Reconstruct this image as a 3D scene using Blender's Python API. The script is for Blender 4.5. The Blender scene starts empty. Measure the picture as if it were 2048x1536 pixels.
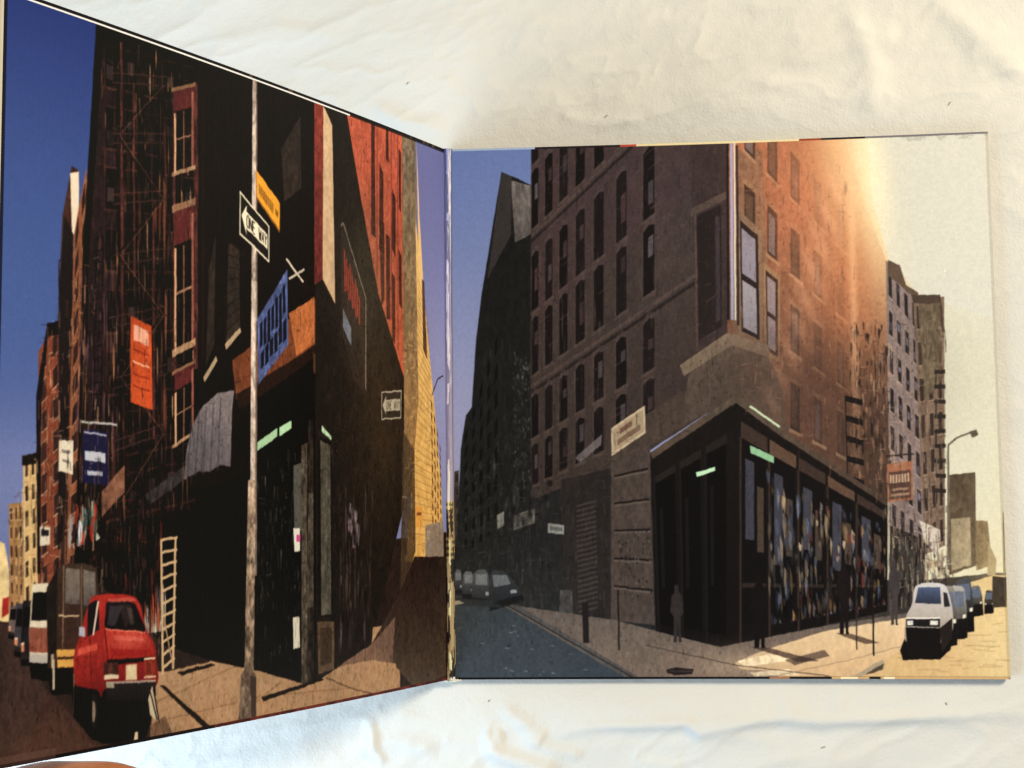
import bpy, bmesh, math, random
import numpy as np
from mathutils import Vector, Matrix

scene = bpy.context.scene
C = scene.collection
rnd = random.Random(11)
nrs = np.random.RandomState(5)

# ------------------------------------------------------------------ helpers
def obj(name, me, parent=None, label=None, cat=None, kind=None, group=None):
    o = bpy.data.objects.new(name, me); C.objects.link(o)
    if parent: o.parent = parent
    if label: o['label'] = label
    if cat: o['category'] = cat
    if kind: o['kind'] = kind
    if group: o['group'] = group
    return o

def grid_mesh(name, V, faces_uv=None, smooth=True, mat=None, col=None):
    """V: (ny,nx,3) array of points -> quad mesh; col: (ny,nx,3) linear colours"""
    ny, nx = V.shape[:2]
    me = bpy.data.meshes.new(name)
    me.vertices.add(nx*ny)
    me.vertices.foreach_set('co', V.reshape(-1).astype(np.float32))
    i = np.arange((ny-1)*nx).reshape(ny-1, nx)[:, :-1].reshape(-1)
    q = np.stack([i, i+1, i+1+nx, i+nx], 1).astype(np.int32)
    nf = len(q)
    me.loops.add(nf*4); me.polygons.add(nf)
    me.loops.foreach_set('vertex_index', q.reshape(-1))
    me.polygons.foreach_set('loop_start', np.arange(0, nf*4, 4, dtype=np.int32))
    me.polygons.foreach_set('loop_total', np.full(nf, 4, dtype=np.int32))
    me.polygons.foreach_set('use_smooth', np.full(nf, smooth))
    if col is not None:
        a = me.color_attributes.new('ink', 'FLOAT_COLOR', 'POINT')
        c4 = np.ones((nx*ny, 4), np.float32); c4[:, :3] = col.reshape(-1, 3)
        a.data.foreach_set('color', c4.reshape(-1))
    me.update(calc_edges=True); me.validate()
    if mat: me.materials.append(mat)
    return me

def noise2(ny, nx, cy, cx, rs, octaves=1, pers=.5):
    """smooth value noise with cy x cx cells"""
    out = np.zeros((ny, nx)); amp = 1.; tot = 0
    for o in range(octaves):
        gy, gx = int(cy*2**o)+3, int(cx*2**o)+3
        g = rs.rand(gy, gx)*2-1
        y = np.linspace(0, cy*2**o, ny); x = np.linspace(0, cx*2**o, nx)
        yi = y.astype(int); xi = x.astype(int); fy = y-yi; fx = x-xi
        fy = fy*fy*(3-2*fy); fx = fx*fx*(3-2*fx)
        a = g[yi][:, xi]; b = g[yi][:, xi+1]; c = g[yi+1][:, xi]; d = g[yi+1][:, xi+1]
        fx = fx[None]; fy = fy[:, None]
        out += amp*((a*(1-fx)+b*fx)*(1-fy)+(c*(1-fx)+d*fx)*fy); tot += amp; amp *= pers
    return out/tot

# ------------------------------------------------------------------ ink rasteriser (a printed picture as colours on a fine mesh)
G = 900
class Print:
    def __init__(s): s.a = np.zeros((G, G, 3))           # row = v (bottom to top), column = u (fold outwards)
    def mask(s, pts):
        P = np.array(pts, float)*G
        x0 = max(0, int(P[:, 0].min())-1); x1 = min(G, int(P[:, 0].max())+2)
        y0 = max(0, int(P[:, 1].min())-1); y1 = min(G, int(P[:, 1].max())+2)
        if x1 <= x0 or y1 <= y0: return None
        K = 4
        m = np.zeros(((y1-y0)*K, x1-x0)); cols = np.arange(x0, x1)+1.0
        ys = y0+(np.arange((y1-y0)*K)+.5)/K
        for i in range(len(P)):
            a, b = P[i], P[(i+1) % len(P)]
            if a[1] == b[1]: continue
            sg = 1
            if a[1] > b[1]: a, b = b, a; sg = -1
            r0, r1 = np.searchsorted(ys, a[1]), np.searchsorted(ys, b[1])
            if r1 <= r0: continue
            xs = a[0]+(ys[r0:r1]-a[1])*(b[0]-a[0])/(b[1]-a[1])
            m[r0:r1] += sg*np.clip(cols[None]-xs[:, None], 0, 1)
        m = np.clip(np.abs(m), 0, 1).reshape(y1-y0, K, x1-x0).mean(1)
        return m, x0, x1, y0, y1
    def poly(s, pts, col, alpha=1., c2=None, axis='v', tex=0, add=False):
        r = s.mask(pts)
        if r is None: return
        m, x0, x1, y0, y1 = r
        c = np.array(col, float)/255
        if c2 is None: cc = np.broadcast_to(c, (y1-y0, x1-x0, 3)).copy()
        else:
            d = np.array(c2, float)/255
            if axis == 'v': t = np.linspace(1, 0, y1-y0)[:, None, None]      # col at the top, c2 at the bottom
            else: t = np.linspace(0, 1, x1-x0)[None, :, None]                # col at the fold, c2 outside
            cc = np.broadcast_to(c*(1-t)+d*t, (y1-y0, x1-x0, 3)).copy()
        if tex:
            n = noise2(y1-y0, x1-x0, max(1, (y1-y0)/14), max(1, (x1-x0)/7), nrs, 3, .7)
            cc *= (1+tex*n)[..., None]
        m = (m*alpha)[..., None]
        A = s.a[y0:y1, x0:x1]
        s.a[y0:y1, x0:x1] = A+m*cc if add else A*(1-m)+cc*m
    def line(s, pts, w, col, alpha=1.):
        w = w/1000.
        for a, b in zip(pts[:-1], pts[1:]):
            dx, dy = b[0]-a[0], b[1]-a[1]; L = math.hypot(dx, dy) or 1e-6
            nx, ny = -dy/L*w/2, dx/L*w/2
            s.poly([(a[0]+nx, a[1]+ny), (b[0]+nx, b[1]+ny), (b[0]-nx, b[1]-ny), (a[0]-nx, a[1]-ny)], col, alpha)
    def glow(s, c, ru, rv, col, alpha, power=1., rot=0.):
        v, u = np.mgrid[0:G, 0:G]/float(G)
        du, dv = u-c[0], v-c[1]; cr, sr = math.cos(rot), math.sin(rot)
        p, q = (du*cr+dv*sr)/ru, (-du*sr+dv*cr)/rv
        m = (alpha*np.exp(-(p*p+q*q)**power))[..., None]
        s.a = s.a*(1-m)+np.array(col)/255.*m
    def quad(s, q, x0, y0, x1, y1, col, alpha=1., **k):
        """rectangle in the frame of quad q = TL, TR, BR, BL; x right, y down, 0..1"""
        s.poly([bil(q, x0, y0), bil(q, x1, y0), bil(q, x1, y1), bil(q, x0, y1)], col, alpha, **k)
    def facade(s, q, nx, ny, wall=None, win=(20, 18, 20), sill=(150, 120, 95), fw=.42, fh=.62, jit=.25, glass=None, arch=False, sa=.8):
        if wall: s.poly(q, wall, tex=.12)
        for j in range(ny):
            for i in range(nx):
                cx, cy = (i+.5)/nx, (j+.55)/ny
                w, h = fw/nx, fh/ny
                k = 1+jit*(rnd.random()-.5)
                s.quad(q, cx-w/2*1.25, cy-h/2*1.1, cx+w/2*1.25, cy-h/2, sill, sa*rnd.uniform(.3, 1))
                s.quad(q, cx-w/2, cy-h/2, cx+w/2, cy+h/2, [c*k for c in win])
                if glass and rnd.random() < .55:
                    t = rnd.uniform(.1, .6)
                    s.quad(q, cx-w/2*.7, cy-h/2+h*t, cx+w/2*.7, cy-h/2+h*min(1, t+rnd.uniform(.15, .4)), glass, rnd.uniform(.3, .9))
                s.quad(q, cx-w/2*1.35, cy+h/2, cx+w/2*1.35, cy+h/2*1.13, sill, sa*rnd.uniform(.4, 1))
                if rnd.random() < .6: s.quad(q, cx-w/2*1.2, cy-h/2, cx-w/2, cy+h/2, sill, sa*rnd.uniform(.1, .6))
    def streaks(s, q, n, cols, lh=(.03, .12), lw=(.002, .008), alpha=(.4, .9)):
        for _ in range(n):
            x, y = rnd.random(), rnd.random(); h = rnd.uniform(*lh); w = rnd.uniform(*lw); c = rnd.choice(cols)
            k = rnd.uniform(.5, 1.1); a = rnd.uniform(*alpha)
            P = [bil(q, x, y), bil(q, x+w, y+h*rnd.uniform(.1, .4)), bil(q, x+w*rnd.uniform(.4, 1), min(1, y+h*.8)), bil(q, x+w*.3, min(1, y+h)), bil(q, x-w*.2, min(1, y+h*.5))]
            s.poly(P, [min(255, v*k) for v in c], a)
    def blur(s, n=1, amt=1.):
        for _ in range(n):
            b = s.a.copy()
            b[1:-1] = s.a[1:-1]*.5+(s.a[:-2]+s.a[2:])*.25
            c = b.copy(); c[:, 1:-1] = b[:, 1:-1]*.5+(b[:, :-2]+b[:, 2:])*.25
            s.a = s.a*(1-amt)+c*amt
    def warp(s, ax, ay, seed):
        r = np.random.RandomState(seed)
        dx = ax*(noise2(G, G, 40, 90, r, 3, .6)*1.3+.08*noise2(G, G, 200, 200, r)); dy = ay*noise2(G, G, 30, 110, r, 3, .6)*1.6
        v, u = np.mgrid[0:G, 0:G].astype(float)
        x = np.clip(u+dx, 0, G-1.001); y = np.clip(v+dy, 0, G-1.001); xi = x.astype(int); yi = y.astype(int); fx = (x-xi)[..., None]; fy = (y-yi)[..., None]
        a = s.a; s.a = (a[yi, xi]*(1-fx)+a[yi, xi+1]*fx)*(1-fy)+(a[yi+1, xi]*(1-fx)+a[yi+1, xi+1]*fx)*fy
    def mottle(s, seed, k=1.):
        r = np.random.RandomState(seed)
        a = s.a; lum = a.mean(-1); sat = a.max(-1)-a.min(-1); skyish = np.clip((a[..., 2]-a[..., 0]-.08)*8, 0, 1); palish = np.clip((lum-.45)*6, 0, .92)
        m = (1-skyish)*(1-palish)*k
        n1 = noise2(G, G, 12, 20, r, 4, .7); n2 = noise2(G, G, 190, 260, r, 2, .6); n3 = noise2(G, G, 60, 150, r, 2, .6)
        tint = np.stack([n1, .7*n1+.25*n2, .6*n1+.4*n2], -1)
        s.a = a*(1+m[..., None]*(.34*tint+.22*n2[..., None]+.16*n3[..., None]))
        # broken bright edges and pits, as in an enlarged film picture
        g = np.clip(noise2(G, G, 150, 300, r, 2, .7)-.42, 0, 1)*m*1.2
        s.a = s.a+g[..., None]*np.array([.30, .22, .17])*np.clip(lum*3, .12, 1)[..., None]
        g = np.clip(noise2(G, G, 130, 260, r, 2, .7)-.35, 0, 1)*m*1.6
        s.a = s.a*(1-np.clip(g, 0, .7))[..., None]
    def linear(s):
        c = np.clip(s.a, 0, 1)
        return np.where(c <= .04045, c/12.92, ((c+.055)/1.055)**2.4)

def sm(P, n=6):
    """closed Catmull-Rom curve through P"""
    out = []; N_ = len(P)
    for i in range(N_):
        p0, p1, p2, p3 = P[i-1], P[i], P[(i+1) % N_], P[(i+2) % N_]
        for k in range(n):
            t = k/n
            out.append(tuple(.5*(2*p1[c]+(p2[c]-p0[c])*t+(2*p0[c]-5*p1[c]+4*p2[c]-p3[c])*t*t+(3*p1[c]-p0[c]-3*p2[c]+p3[c])*t**3) for c in (0, 1)))
    return out
def detail(P, q, n, cols, alpha=(.15, .6), horiz=.25, l=(.004, .03)):
    for _ in range(n):
        a = bil(q, rnd.random(), rnd.random()); L_ = rnd.uniform(*l)
        b = (a[0]+rnd.uniform(-.002, .002), a[1]-L_) if rnd.random() > horiz else (a[0]+L_*.5, a[1]+rnd.uniform(-.004, .004))
        P.line([a, b], rnd.uniform(.8, 2.2), rnd.choice(cols), rnd.uniform(*alpha))
def bil(q, x, y):
    t = (q[0][0]*(1-x)+q[1][0]*x, q[0][1]*(1-x)+q[1][1]*x)
    b = (q[3][0]*(1-x)+q[2][0]*x, q[3][1]*(1-x)+q[2][1]*x)
    return (t[0]*(1-y)+b[0]*y, t[1]*(1-y)+b[1]*y)

GLYPH = {'O': [[(0, .2), (.3, 0), (.7, 0), (1, .2), (1, .8), (.7, 1), (.3, 1), (0, .8), (0, .2)]],
         'N': [[(0, 1), (0, 0), (1, 1), (1, 0)]], 'E': [[(1, 0), (0, 0), (0, 1), (1, 1)], [(0, .5), (.8, .5)]],
         'W': [[(0, 0), (.25, 1), (.5, .3), (.75, 1), (1, 0)]], 'A': [[(0, 1), (.5, 0), (1, 1)], [(.22, .65), (.78, .65)]],
         'Y': [[(0, 0), (.5, .5), (1, 0)], [(.5, .5), (.5, 1)]], ' ': []}
def letters(P, q, txt, x0, y0, x1, y1, w, col):
    w = w*.42
    n = len(txt); cw = (x1-x0)/n
    for i, ch in enumerate(txt):
        for st in GLYPH[ch]:
            P.line([bil(q, x0+cw*(i+.1+.72*a), y0+(y1-y0)*b) for a, b in st], w, col)

def one_way(P, q, dark=(15, 14, 14), light=(235, 225, 200), w=3.):
    P.poly(q, light); P.quad(q, .03, .05, .97, .95, dark)
    P.poly([bil(q, *t) for t in ((.06, .5), (.24, .14), (.22, .3), (.94, .3), (.94, .7), (.22, .7), (.24, .86))], light)
    letters(P, q, 'ONE WAY', .23, .36, .93, .64, w, dark)

# ================================================================== picture on the left panel
L = Print()
BL = [(0, 0), (1, 0), (1, 1), (0, 1)]
FULL = [(-.01, 1.01), (1.01, 1.01), (1.01, -.01), (-.01, -.01)]
L.poly(FULL, (34, 50, 112), c2=(118, 128, 180))
L.glow((1., .62), .5, .30, (62, 92, 160), .5)
L.glow((0.06, .95), .25, .5, (112, 112, 165), .8)
L.glow((.9, .36), .3, .08, (120, 128, 180), .55)
L.glow((0.02, .5), .2, .3, (150, 150, 195), .7)
# far street on the left
L.poly([(1.0206,0.1990),(0.9482,0.2405),(0.7462,0.2295),(-0.0010,0.2729),(0.0031,-0.0424),(1.0153,-0.0088)], (44, 33, 31), tex=.2)
tan, brick, blk = (186, 148, 98), (122, 60, 42), (20, 15, 15)
L.poly([(1.0132,0.1893),(1.0153,0.2717),(0.9939,0.2832),(0.9836,0.2798),(0.9769,0.2483),(0.9738,0.1798)], (205, 180, 130), tex=.2)
L.facade([(0.9788,0.3296),(0.9579,0.3326),(0.9530,0.1842),(0.9740,0.1891)], 3, 6, (150, 110, 72), (70, 50, 38), (220, 190, 130), jit=.8)
L.facade([(0.9592,0.3917),(0.9393,0.3947),(0.9321,0.2079),(0.9532,0.1968)], 2, 6, (196, 160, 108), (60, 48, 40), (230, 200, 150))
L.poly([(0.9607,0.3917),(0.9378,0.3961),(0.9374,0.3819),(0.9604,0.3790)], (28, 20, 18))
L.facade([(0.9391,0.5296),(0.9050,0.5725),(0.8947,0.2311),(0.9322,0.2142)], 2, 8, (118, 62, 46), (50, 34, 34), (215, 190, 160), fw=.4)
L.poly([(0.9410,0.4709),(0.9257,0.5670),(0.9050,0.5725),(0.9046,0.5539),(0.9238,0.5494),(0.9330,0.4649),(0.9296,0.2395),(0.9343,0.2398)], (22, 17, 20))
L.poly([(0.9077,0.6256),(0.9046,0.7134),(0.8912,0.7840),(0.8794,0.7810),(0.8769,0.6570),(0.8802,0.4014),(0.8850,0.2306),(0.8995,0.2314)], (60, 38, 34), tex=.3)
L.poly([(0.8934,0.7733),(0.8794,0.7796),(0.8776,0.6909),(0.8869,0.6555)], (214, 196, 176))
L.facade([(0.8859,0.6895),(0.8668,0.7892),(0.8436,0.2348),(0.8890,0.2308)], 2, 12, (128, 78, 56), (48, 30, 30), (190, 150, 110), fw=.5)
L.poly([(0.9077,0.6256),(0.9013,0.7140),(0.8859,0.6895),(0.8900,0.4011),(0.8971,0.2702),(0.9035,0.2704)], (26, 20, 24), .9)
for k in range(9): L.line([(0.9090,0.6522),(0.8977,0.6566)] if k == 0 else [bil([(0.9107,0.6519),(0.8961,0.6595),(0.8919,0.4540),(0.9064,0.4467)], 0, k/8), bil([(0.9107,0.6519),(0.8961,0.6595),(0.8919,0.4540),(0.9064,0.4467)], 1, k/8)], 1.6, (35, 28, 34))
L.line([(0.9090,0.6522),(0.9048,0.4467)], 1.6, (35, 28, 34))
# great dark block
block = [(0.8544,0.9970),(0.3944,1.0024),(0.3901,0.0213),(0.7166,0.1282),(0.8435,0.2282),(0.8768,0.2301),(0.8736,0.4016),(0.8705,0.6716),(0.8593,0.8884)]
L.poly(block, (13, 9, 9), tex=.35)
fq = [(0.8488,0.9831),(0.6633,0.9947),(0.6556,0.3264),(0.8319,0.2945)]
L.poly([(0.8437,0.9420),(0.8201,0.9666),(0.8085,0.4997),(0.8586,0.4019),(0.8615,0.6456)], (46, 30, 36), .8, tex=.5)
L.facade(fq, 5, 8, None, (9, 7, 8), (92, 58, 50), fw=.5, fh=.66, glass=(66, 52, 56), sa=.6)
L.streaks(fq, 170, [(70, 36, 40), (95, 52, 48), (58, 30, 42), (120, 72, 56), (40, 26, 32)], (.04, .2), (.006, .03))
L.streaks(fq, 80, [(190, 140, 100), (225, 180, 140), (150, 100, 72)], (.02, .10), (.003, .012), (.5, 1))
for x, y0, y1, w in ((238, 70, 700, 5), (262, 150, 560, 4), (300, 420, 900, 4), (342, 150, 760, 5), (385, 118, 760, 9), (372, 130, 330, 4), (404, 150, 740, 3)):
    L.poly([bil(fq, (x-200)/195., (y0-60)/1000.), bil(fq, (x+w-200)/195., (y0-60)/1000.), bil(fq, (x+w-200)/195., (y1-60)/1000.), bil(fq, (x-200)/195., (y1-60)/1000.)], (84, 46, 46), .85, tex=.5)
for k in range(7):
    y = .08+.125*k
    L.line([bil(fq, .12, y+.02), bil(fq, .66, y)], 2.4, (60, 40, 38)); L.line([bil(fq, .12, y), bil(fq, .66, y-.02)], 1.4, (84, 56, 48))
    L.line([bil(fq, .16 if k % 2 else .6, y), bil(fq, .6 if k % 2 else .16, y+.125)], 2.6, (26, 18, 18)); L.line([bil(fq, .19 if k % 2 else .63, y), bil(fq, .63 if k % 2 else .19, y+.125)], 1.4, (104, 72, 58), .8)
    for m_ in range(14): L.line([bil(fq, .13+.038*m_, y-.018), bil(fq, .13+.038*m_, y+.015)], 1.2, (48, 32, 32))
# tall windows of the block, stacked by storey
for y0, y1 in ((140, 310), (400, 700), (760, 900)):
    q = [bil(fq, .74, (y0-60)/1000.), bil(fq, .95, (y0-80)/1000.), bil(fq, .95, (y1-60)/1000.), bil(fq, .74, (y1-40)/1000.)]
    L.quad(q, -.12, 0, 1.1, .05, (150, 110, 84), .8); L.quad(q, 0, .05, 1, 1, (16, 11, 13))
    L.quad(q, 0, .05, 1, .28, (92, 40, 42), .9); L.quad(q, .0, .3, .1, 1, (200, 150, 116)); L.quad(q, .88, .1, 1, 1, (150, 90, 76), .9)
    L.quad(q, .45, .3, .52, 1, (120, 82, 66)); L.quad(q, .1, .6, .88, .62, (150, 110, 88)); L.quad(q, -.12, .98, 1.1, 1.03, (190, 148, 112), .8)
L.streaks([(0.8728,0.6576),(0.8125,0.6806),(0.8022,0.3347),(0.8786,0.3221)], 150, [(110, 76, 70), (84, 60, 80), (150, 104, 74), (40, 30, 36)], (.05, .25), (.01, .05))
for a, b in (("188,860 194,480", 0), ("204,860 208,470", 0)): L.line([(0.8489,0.4292),(0.8486,0.6888)] if a[0:3] == "188" else [(0.8353,0.4297),(0.8367,0.6977)], 2.2, (18, 14, 16))
lad = [(0.8529,0.6881),(0.8366,0.6963),(0.8361,0.4283),(0.8498,0.4278)]
for k in range(16): L.line([bil(lad, 0, k/16), bil(lad, 1, k/16)], 2, (16, 13, 15))
# grey masonry bays in the shade
L.poly([(0.6633,0.9932),(0.3944,1.0007),(0.3933,0.4138),(0.6558,0.3484)], (24, 18, 16), .75, tex=.25)
for q in ([(0.6379,0.6775),(0.6238,0.7331),(0.6263,0.5654),(0.6425,0.5302)], [(0.5970,0.7259),(0.5740,0.7179),(0.5708,0.5977),(0.6009,0.5678)], [(0.4786,0.8965),(0.4323,0.9614),(0.4294,0.8404),(0.4709,0.8117)]):
    L.poly(q, (58, 50, 46), .75, tex=.35)
for k in range(8):
    q = [(0.5970,0.7259),(0.5740,0.7179),(0.5708,0.5977),(0.6009,0.5678)]; L.line([bil(q, 0, k/8), bil(q, 1, k/8)], 1.5, (30, 24, 22))
for q in ([(0.6475,0.5149),(0.6219,0.5492),(0.6187,0.5419),(0.6444,0.5076)], [(0.6031,0.5691),(0.5708,0.5977),(0.5685,0.5902),(0.6008,0.5602)]): L.poly(q, (176, 150, 122), .9)
# shop band
L.poly([(0.5878,0.5445),(0.3937,0.6622),(0.3936,0.5872),(0.5786,0.4854)], (122, 68, 42), c2=(100, 56, 38), tex=.2)
L.poly([(0.4593,0.6314),(0.3963,0.6652),(0.3961,0.5886),(0.4408,0.5648)], (176, 98, 56), tex=.15)
L.poly([(0.5786,0.4930),(0.3936,0.5855),(0.3936,0.5623),(0.5719,0.4704)], (40, 24, 20))
L.poly([(0.5329,0.6135),(0.4632,0.7025),(0.4603,0.5810),(0.5300,0.5116)], (74, 88, 140), tex=.4)
for k in range(7): L.quad([(0.5307,0.6137),(0.4632,0.6985),(0.4603,0.5810),(0.5300,0.5156)], .05+.13*k, .12+.03*(k % 2), .14+.13*k, .5+.05*(k % 3), (14, 14, 26), .9)
for k in range(6): L.quad([(0.5307,0.6137),(0.4632,0.6985),(0.4603,0.5810),(0.5300,0.5156)], .08+.15*k, .6, .19+.15*k, .85+.04*(k % 2), (14, 14, 26), .9)
L.line([(0.4657,0.7185),(0.4240,0.6866)], 4, (205, 190, 175)); L.line([(0.4595,0.6867),(0.4216,0.7085)], 4, (185, 170, 160))
# awning in grey canvas, scalloped
L.poly([(0.6849,0.3628),(0.6795,0.4065),(0.6680,0.4434),(0.6481,0.4724),(0.6192,0.4921),(0.5831,0.5004),(0.5871,0.4696),(0.5895,0.3823),(0.6098,0.3858),(0.6326,0.3750),(0.6571,0.3747)], (124, 114, 118), c2=(84, 78, 86), tex=.08)
L.poly([(0.7571,0.3414),(0.6813,0.3846),(0.6859,0.3614),(0.7476,0.3273)], (52, 48, 50), tex=.3)
for k in range(5):
    t = k/5.; L.poly([bil([(0.6722,0.4579),(0.5980,0.4918),(0.6034,0.3784),(0.6790,0.3665)], t, 0), bil([(0.6722,0.4579),(0.5980,0.4918),(0.6034,0.3784),(0.6790,0.3665)], t+.05, 0), bil([(0.6722,0.4579),(0.5980,0.4918),(0.6034,0.3784),(0.6790,0.3665)], t+.05, 1), bil([(0.6722,0.4579),(0.5980,0.4918),(0.6034,0.3784),(0.6790,0.3665)], t, 1)], (66, 60, 68), .5)
# hanging boards without lettering
L.poly([(0.7867,0.5912),(0.7486,0.5811),(0.7450,0.4615),(0.7856,0.4692)], (186, 72, 36), tex=.1); L.quad([(0.7867,0.5912),(0.7486,0.5811),(0.7450,0.4615),(0.7856,0.4692)], .15, .08, .85, .26, (226, 170, 150), .8)
for k in range(4): L.quad([(0.7867,0.5912),(0.7486,0.5811),(0.7450,0.4615),(0.7856,0.4692)], .12, .36+.14*k, .88, .38+.14*k, (236, 190, 160) if k == 1 else (120, 36, 20), .8)
L.poly([(0.8667,0.4311),(0.8231,0.4260),(0.8235,0.3539),(0.8661,0.3578)], (26, 26, 62)); L.quad([(0.8667,0.4311),(0.8231,0.4260),(0.8235,0.3539),(0.8661,0.3578)], .06, .05, .94, .08, (170, 175, 200)); L.quad([(0.8667,0.4311),(0.8231,0.4260),(0.8235,0.3539),(0.8661,0.3578)], .1, .4, .9, .58, (196, 200, 214), .85); L.quad([(0.8667,0.4311),(0.8231,0.4260),(0.8235,0.3539),(0.8661,0.3578)], .2, .76, .8, .84, (186, 190, 206), .85)
L.poly([(0.9041,0.4139),(0.8813,0.4133),(0.8812,0.3683),(0.9040,0.3720)], (206, 196, 178)); L.quad([(0.9041,0.4139),(0.8813,0.4133),(0.8812,0.3683),(0.9040,0.3720)], .2, .3, .8, .4, (120, 110, 110)); L.quad([(0.9041,0.4139),(0.8813,0.4133),(0.8812,0.3683),(0.9040,0.3720)], .25, .6, .75, .68, (120, 110, 110))
L.poly([(0.9317,0.2997),(0.9153,0.2993),(0.9155,0.2761),(0.9312,0.2753)], (196, 186, 170)); L.quad([(0.9317,0.2997),(0.9153,0.2993),(0.9155,0.2761),(0.9312,0.2753)], .12, .15, .88, .5, (40, 36, 36))
L.line([(0.8693,0.4391),(0.8075,0.4376)], 3, (170, 170, 172)); L.poly([(0.8329,0.3451),(0.7941,0.3829),(0.7934,0.3450),(0.8322,0.3113)], (116, 78, 62), tex=.3)
# goods in the dark shop and a ladder rack
L.streaks([(0.8871,0.3353),(0.8371,0.3451),(0.8360,0.2812),(0.8874,0.2698)], 30, [(200, 204, 196), (170, 50, 40), (60, 100, 96), (190, 190, 200)], (.4, .8), (.05, .14), (.8, 1))
L.streaks([(0.8018,0.3142),(0.7192,0.3129),(0.7175,0.1927),(0.7910,0.1979)], 26, [(60, 46, 46), (130, 48, 40), (44, 40, 50)], (.2, .5), (.02, .06), (.4, .8))
L.streaks([(0.7571,0.2197),(0.7179,0.2209),(0.7169,0.1492),(0.7541,0.1484)], 60, [(206, 196, 176), (186, 80, 50), (150, 156, 150), (214, 206, 190), (70, 60, 66)], (.7, 1.), (.03, .09), (.8, 1))
# plain lamp post style posts, doors, windows of the corner shop
L.poly([(0.5321,0.4881),(0.3936,0.5664),(0.3926,0.0335),(0.5370,0.0816)], (14, 13, 13), tex=.3)
L.poly([(0.5316,0.4219),(0.4858,0.4463),(0.4857,0.4320),(0.5315,0.4087)], (150, 190, 150)); L.poly([(0.4811,0.4480),(0.4526,0.4588),(0.4525,0.4460),(0.4810,0.4337)], (160, 204, 162))
L.streaks([(0.5315,0.4103),(0.4281,0.4291),(0.4274,0.1882),(0.5299,0.1795)], 110, [(44, 52, 52), (70, 74, 72), (30, 32, 34), (100, 92, 84)], (.03, .12), (.01, .04), (.3, .8))
for q, c in (([(0.4475,0.3883),(0.4280,0.3927),(0.4277,0.2840),(0.4446,0.2829)], (80, 78, 74)), ([(0.4471,0.2885),(0.4314,0.2881),(0.4312,0.2521),(0.4445,0.2511)], (205, 200, 190)), ([(0.4398,0.2779),(0.4301,0.2777),(0.4301,0.2665),(0.4398,0.2668)], (190, 70, 130)), ([(0.4477,0.1485),(0.4321,0.1472),(0.4307,0.0997),(0.4463,0.0981)], (190, 184, 168))): L.poly(q, c)
L.poly([(0.4281,0.4210),(0.4133,0.4255),(0.4123,0.0399),(0.4269,0.0441)], (74, 66, 58), tex=.6); L.poly([(0.4106,0.3442),(0.3982,0.3442),(0.3978,0.1621),(0.4126,0.1592)], (140, 136, 130), tex=.6); L.poly([(0.4109,0.4623),(0.3984,0.4645),(0.3951,0.0402),(0.4123,0.0392)], (52, 44, 38), .8, tex=.7)
L.poly([(0.3986,0.5743),(0.3126,0.5008),(0.3153,0.4768),(0.3986,0.5412)], (90, 58, 42), tex=.2); L.poly([(0.3936,0.5789),(0.3783,0.5686),(0.3782,0.5302),(0.3923,0.5417)], (120, 92, 66))
# red side wall, beige pilaster, shaded flank
L.poly([(0.3944,1.0024),(0.3657,1.0037),(0.3120,1.0024),(0.1368,1.0055),(0.1450,0.3213),(0.2423,0.0877),(0.3419,0.0517),(0.3926,0.0367)], (34, 28, 25), tex=.2)
L.poly([(0.3969,1.0017),(0.3736,1.0017),(0.3746,0.6983),(0.3963,0.6853)], (140, 58, 50), c2=(88, 38, 38), tex=.25)
L.poly([(0.3736,0.9931),(0.3498,0.9642),(0.3418,0.6601),(0.3746,0.6983)], (196, 160, 126), tex=.15)
L.poly([(0.3120,1.0024),(0.1461,1.0024),(0.1433,0.5505),(0.2198,0.6926),(0.2679,0.8454)], (184, 84, 62), c2=(176, 78, 54), tex=.12)
for q in ([(0.2403,0.9985),(0.2301,0.9973),(0.2281,0.7899),(0.2410,0.7967)], [(0.2158,0.9277),(0.2041,0.9119),(0.2049,0.7575),(0.2180,0.7735)], [(0.2177,0.8276),(0.2016,0.8214),(0.2023,0.6858),(0.2112,0.6668)], [(0.1962,0.9943),(0.1888,0.9933),(0.1876,0.9337),(0.1965,0.9410)], [(0.1774,0.8898),(0.1669,0.8734),(0.1676,0.7631),(0.1795,0.7795)], [(0.1798,0.7385),(0.1693,0.7263),(0.1701,0.6081),(0.1790,0.6163)], [(0.1571,0.9681),(0.1495,0.9605),(0.1503,0.8488),(0.1563,0.8569)], [(0.1584,0.7828),(0.1493,0.7704),(0.1485,0.6741),(0.1575,0.6822)], [(0.1973,0.8040),(0.1854,0.7968),(0.1848,0.6518),(0.1966,0.6505)]): L.poly(q, (58, 30, 26), .9)
for x in (752, 781, 794):
    L.poly([[(0.2243,0.9932),(0.2255,0.7186)][0], [(0.2214,0.9939),(0.2226,0.7190)][0], [(0.2214,0.9939),(0.2226,0.7190)][1], [(0.2243,0.9932),(0.2255,0.7186)][1]] if x == 752 else ([[(0.1812,0.9979),(0.1833,0.6520)][0], [(0.1782,0.9986),(0.1803,0.6523)][0], [(0.1782,0.9986),(0.1803,0.6523)][1], [(0.1812,0.9979),(0.1833,0.6520)][1]] if x == 781 else [(0.1615,0.9969),(0.1584,0.9976),(0.1596,0.6001),(0.1626,0.5998)]), (120, 48, 40), .7)
L.poly([(0.1462,0.9940),(0.1022,0.9965),(0.0955,0.5133),(0.1174,0.3301),(0.1417,0.3482),(0.1433,0.5505)], (112, 98, 82), c2=(150, 110, 66), tex=.3)
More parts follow.
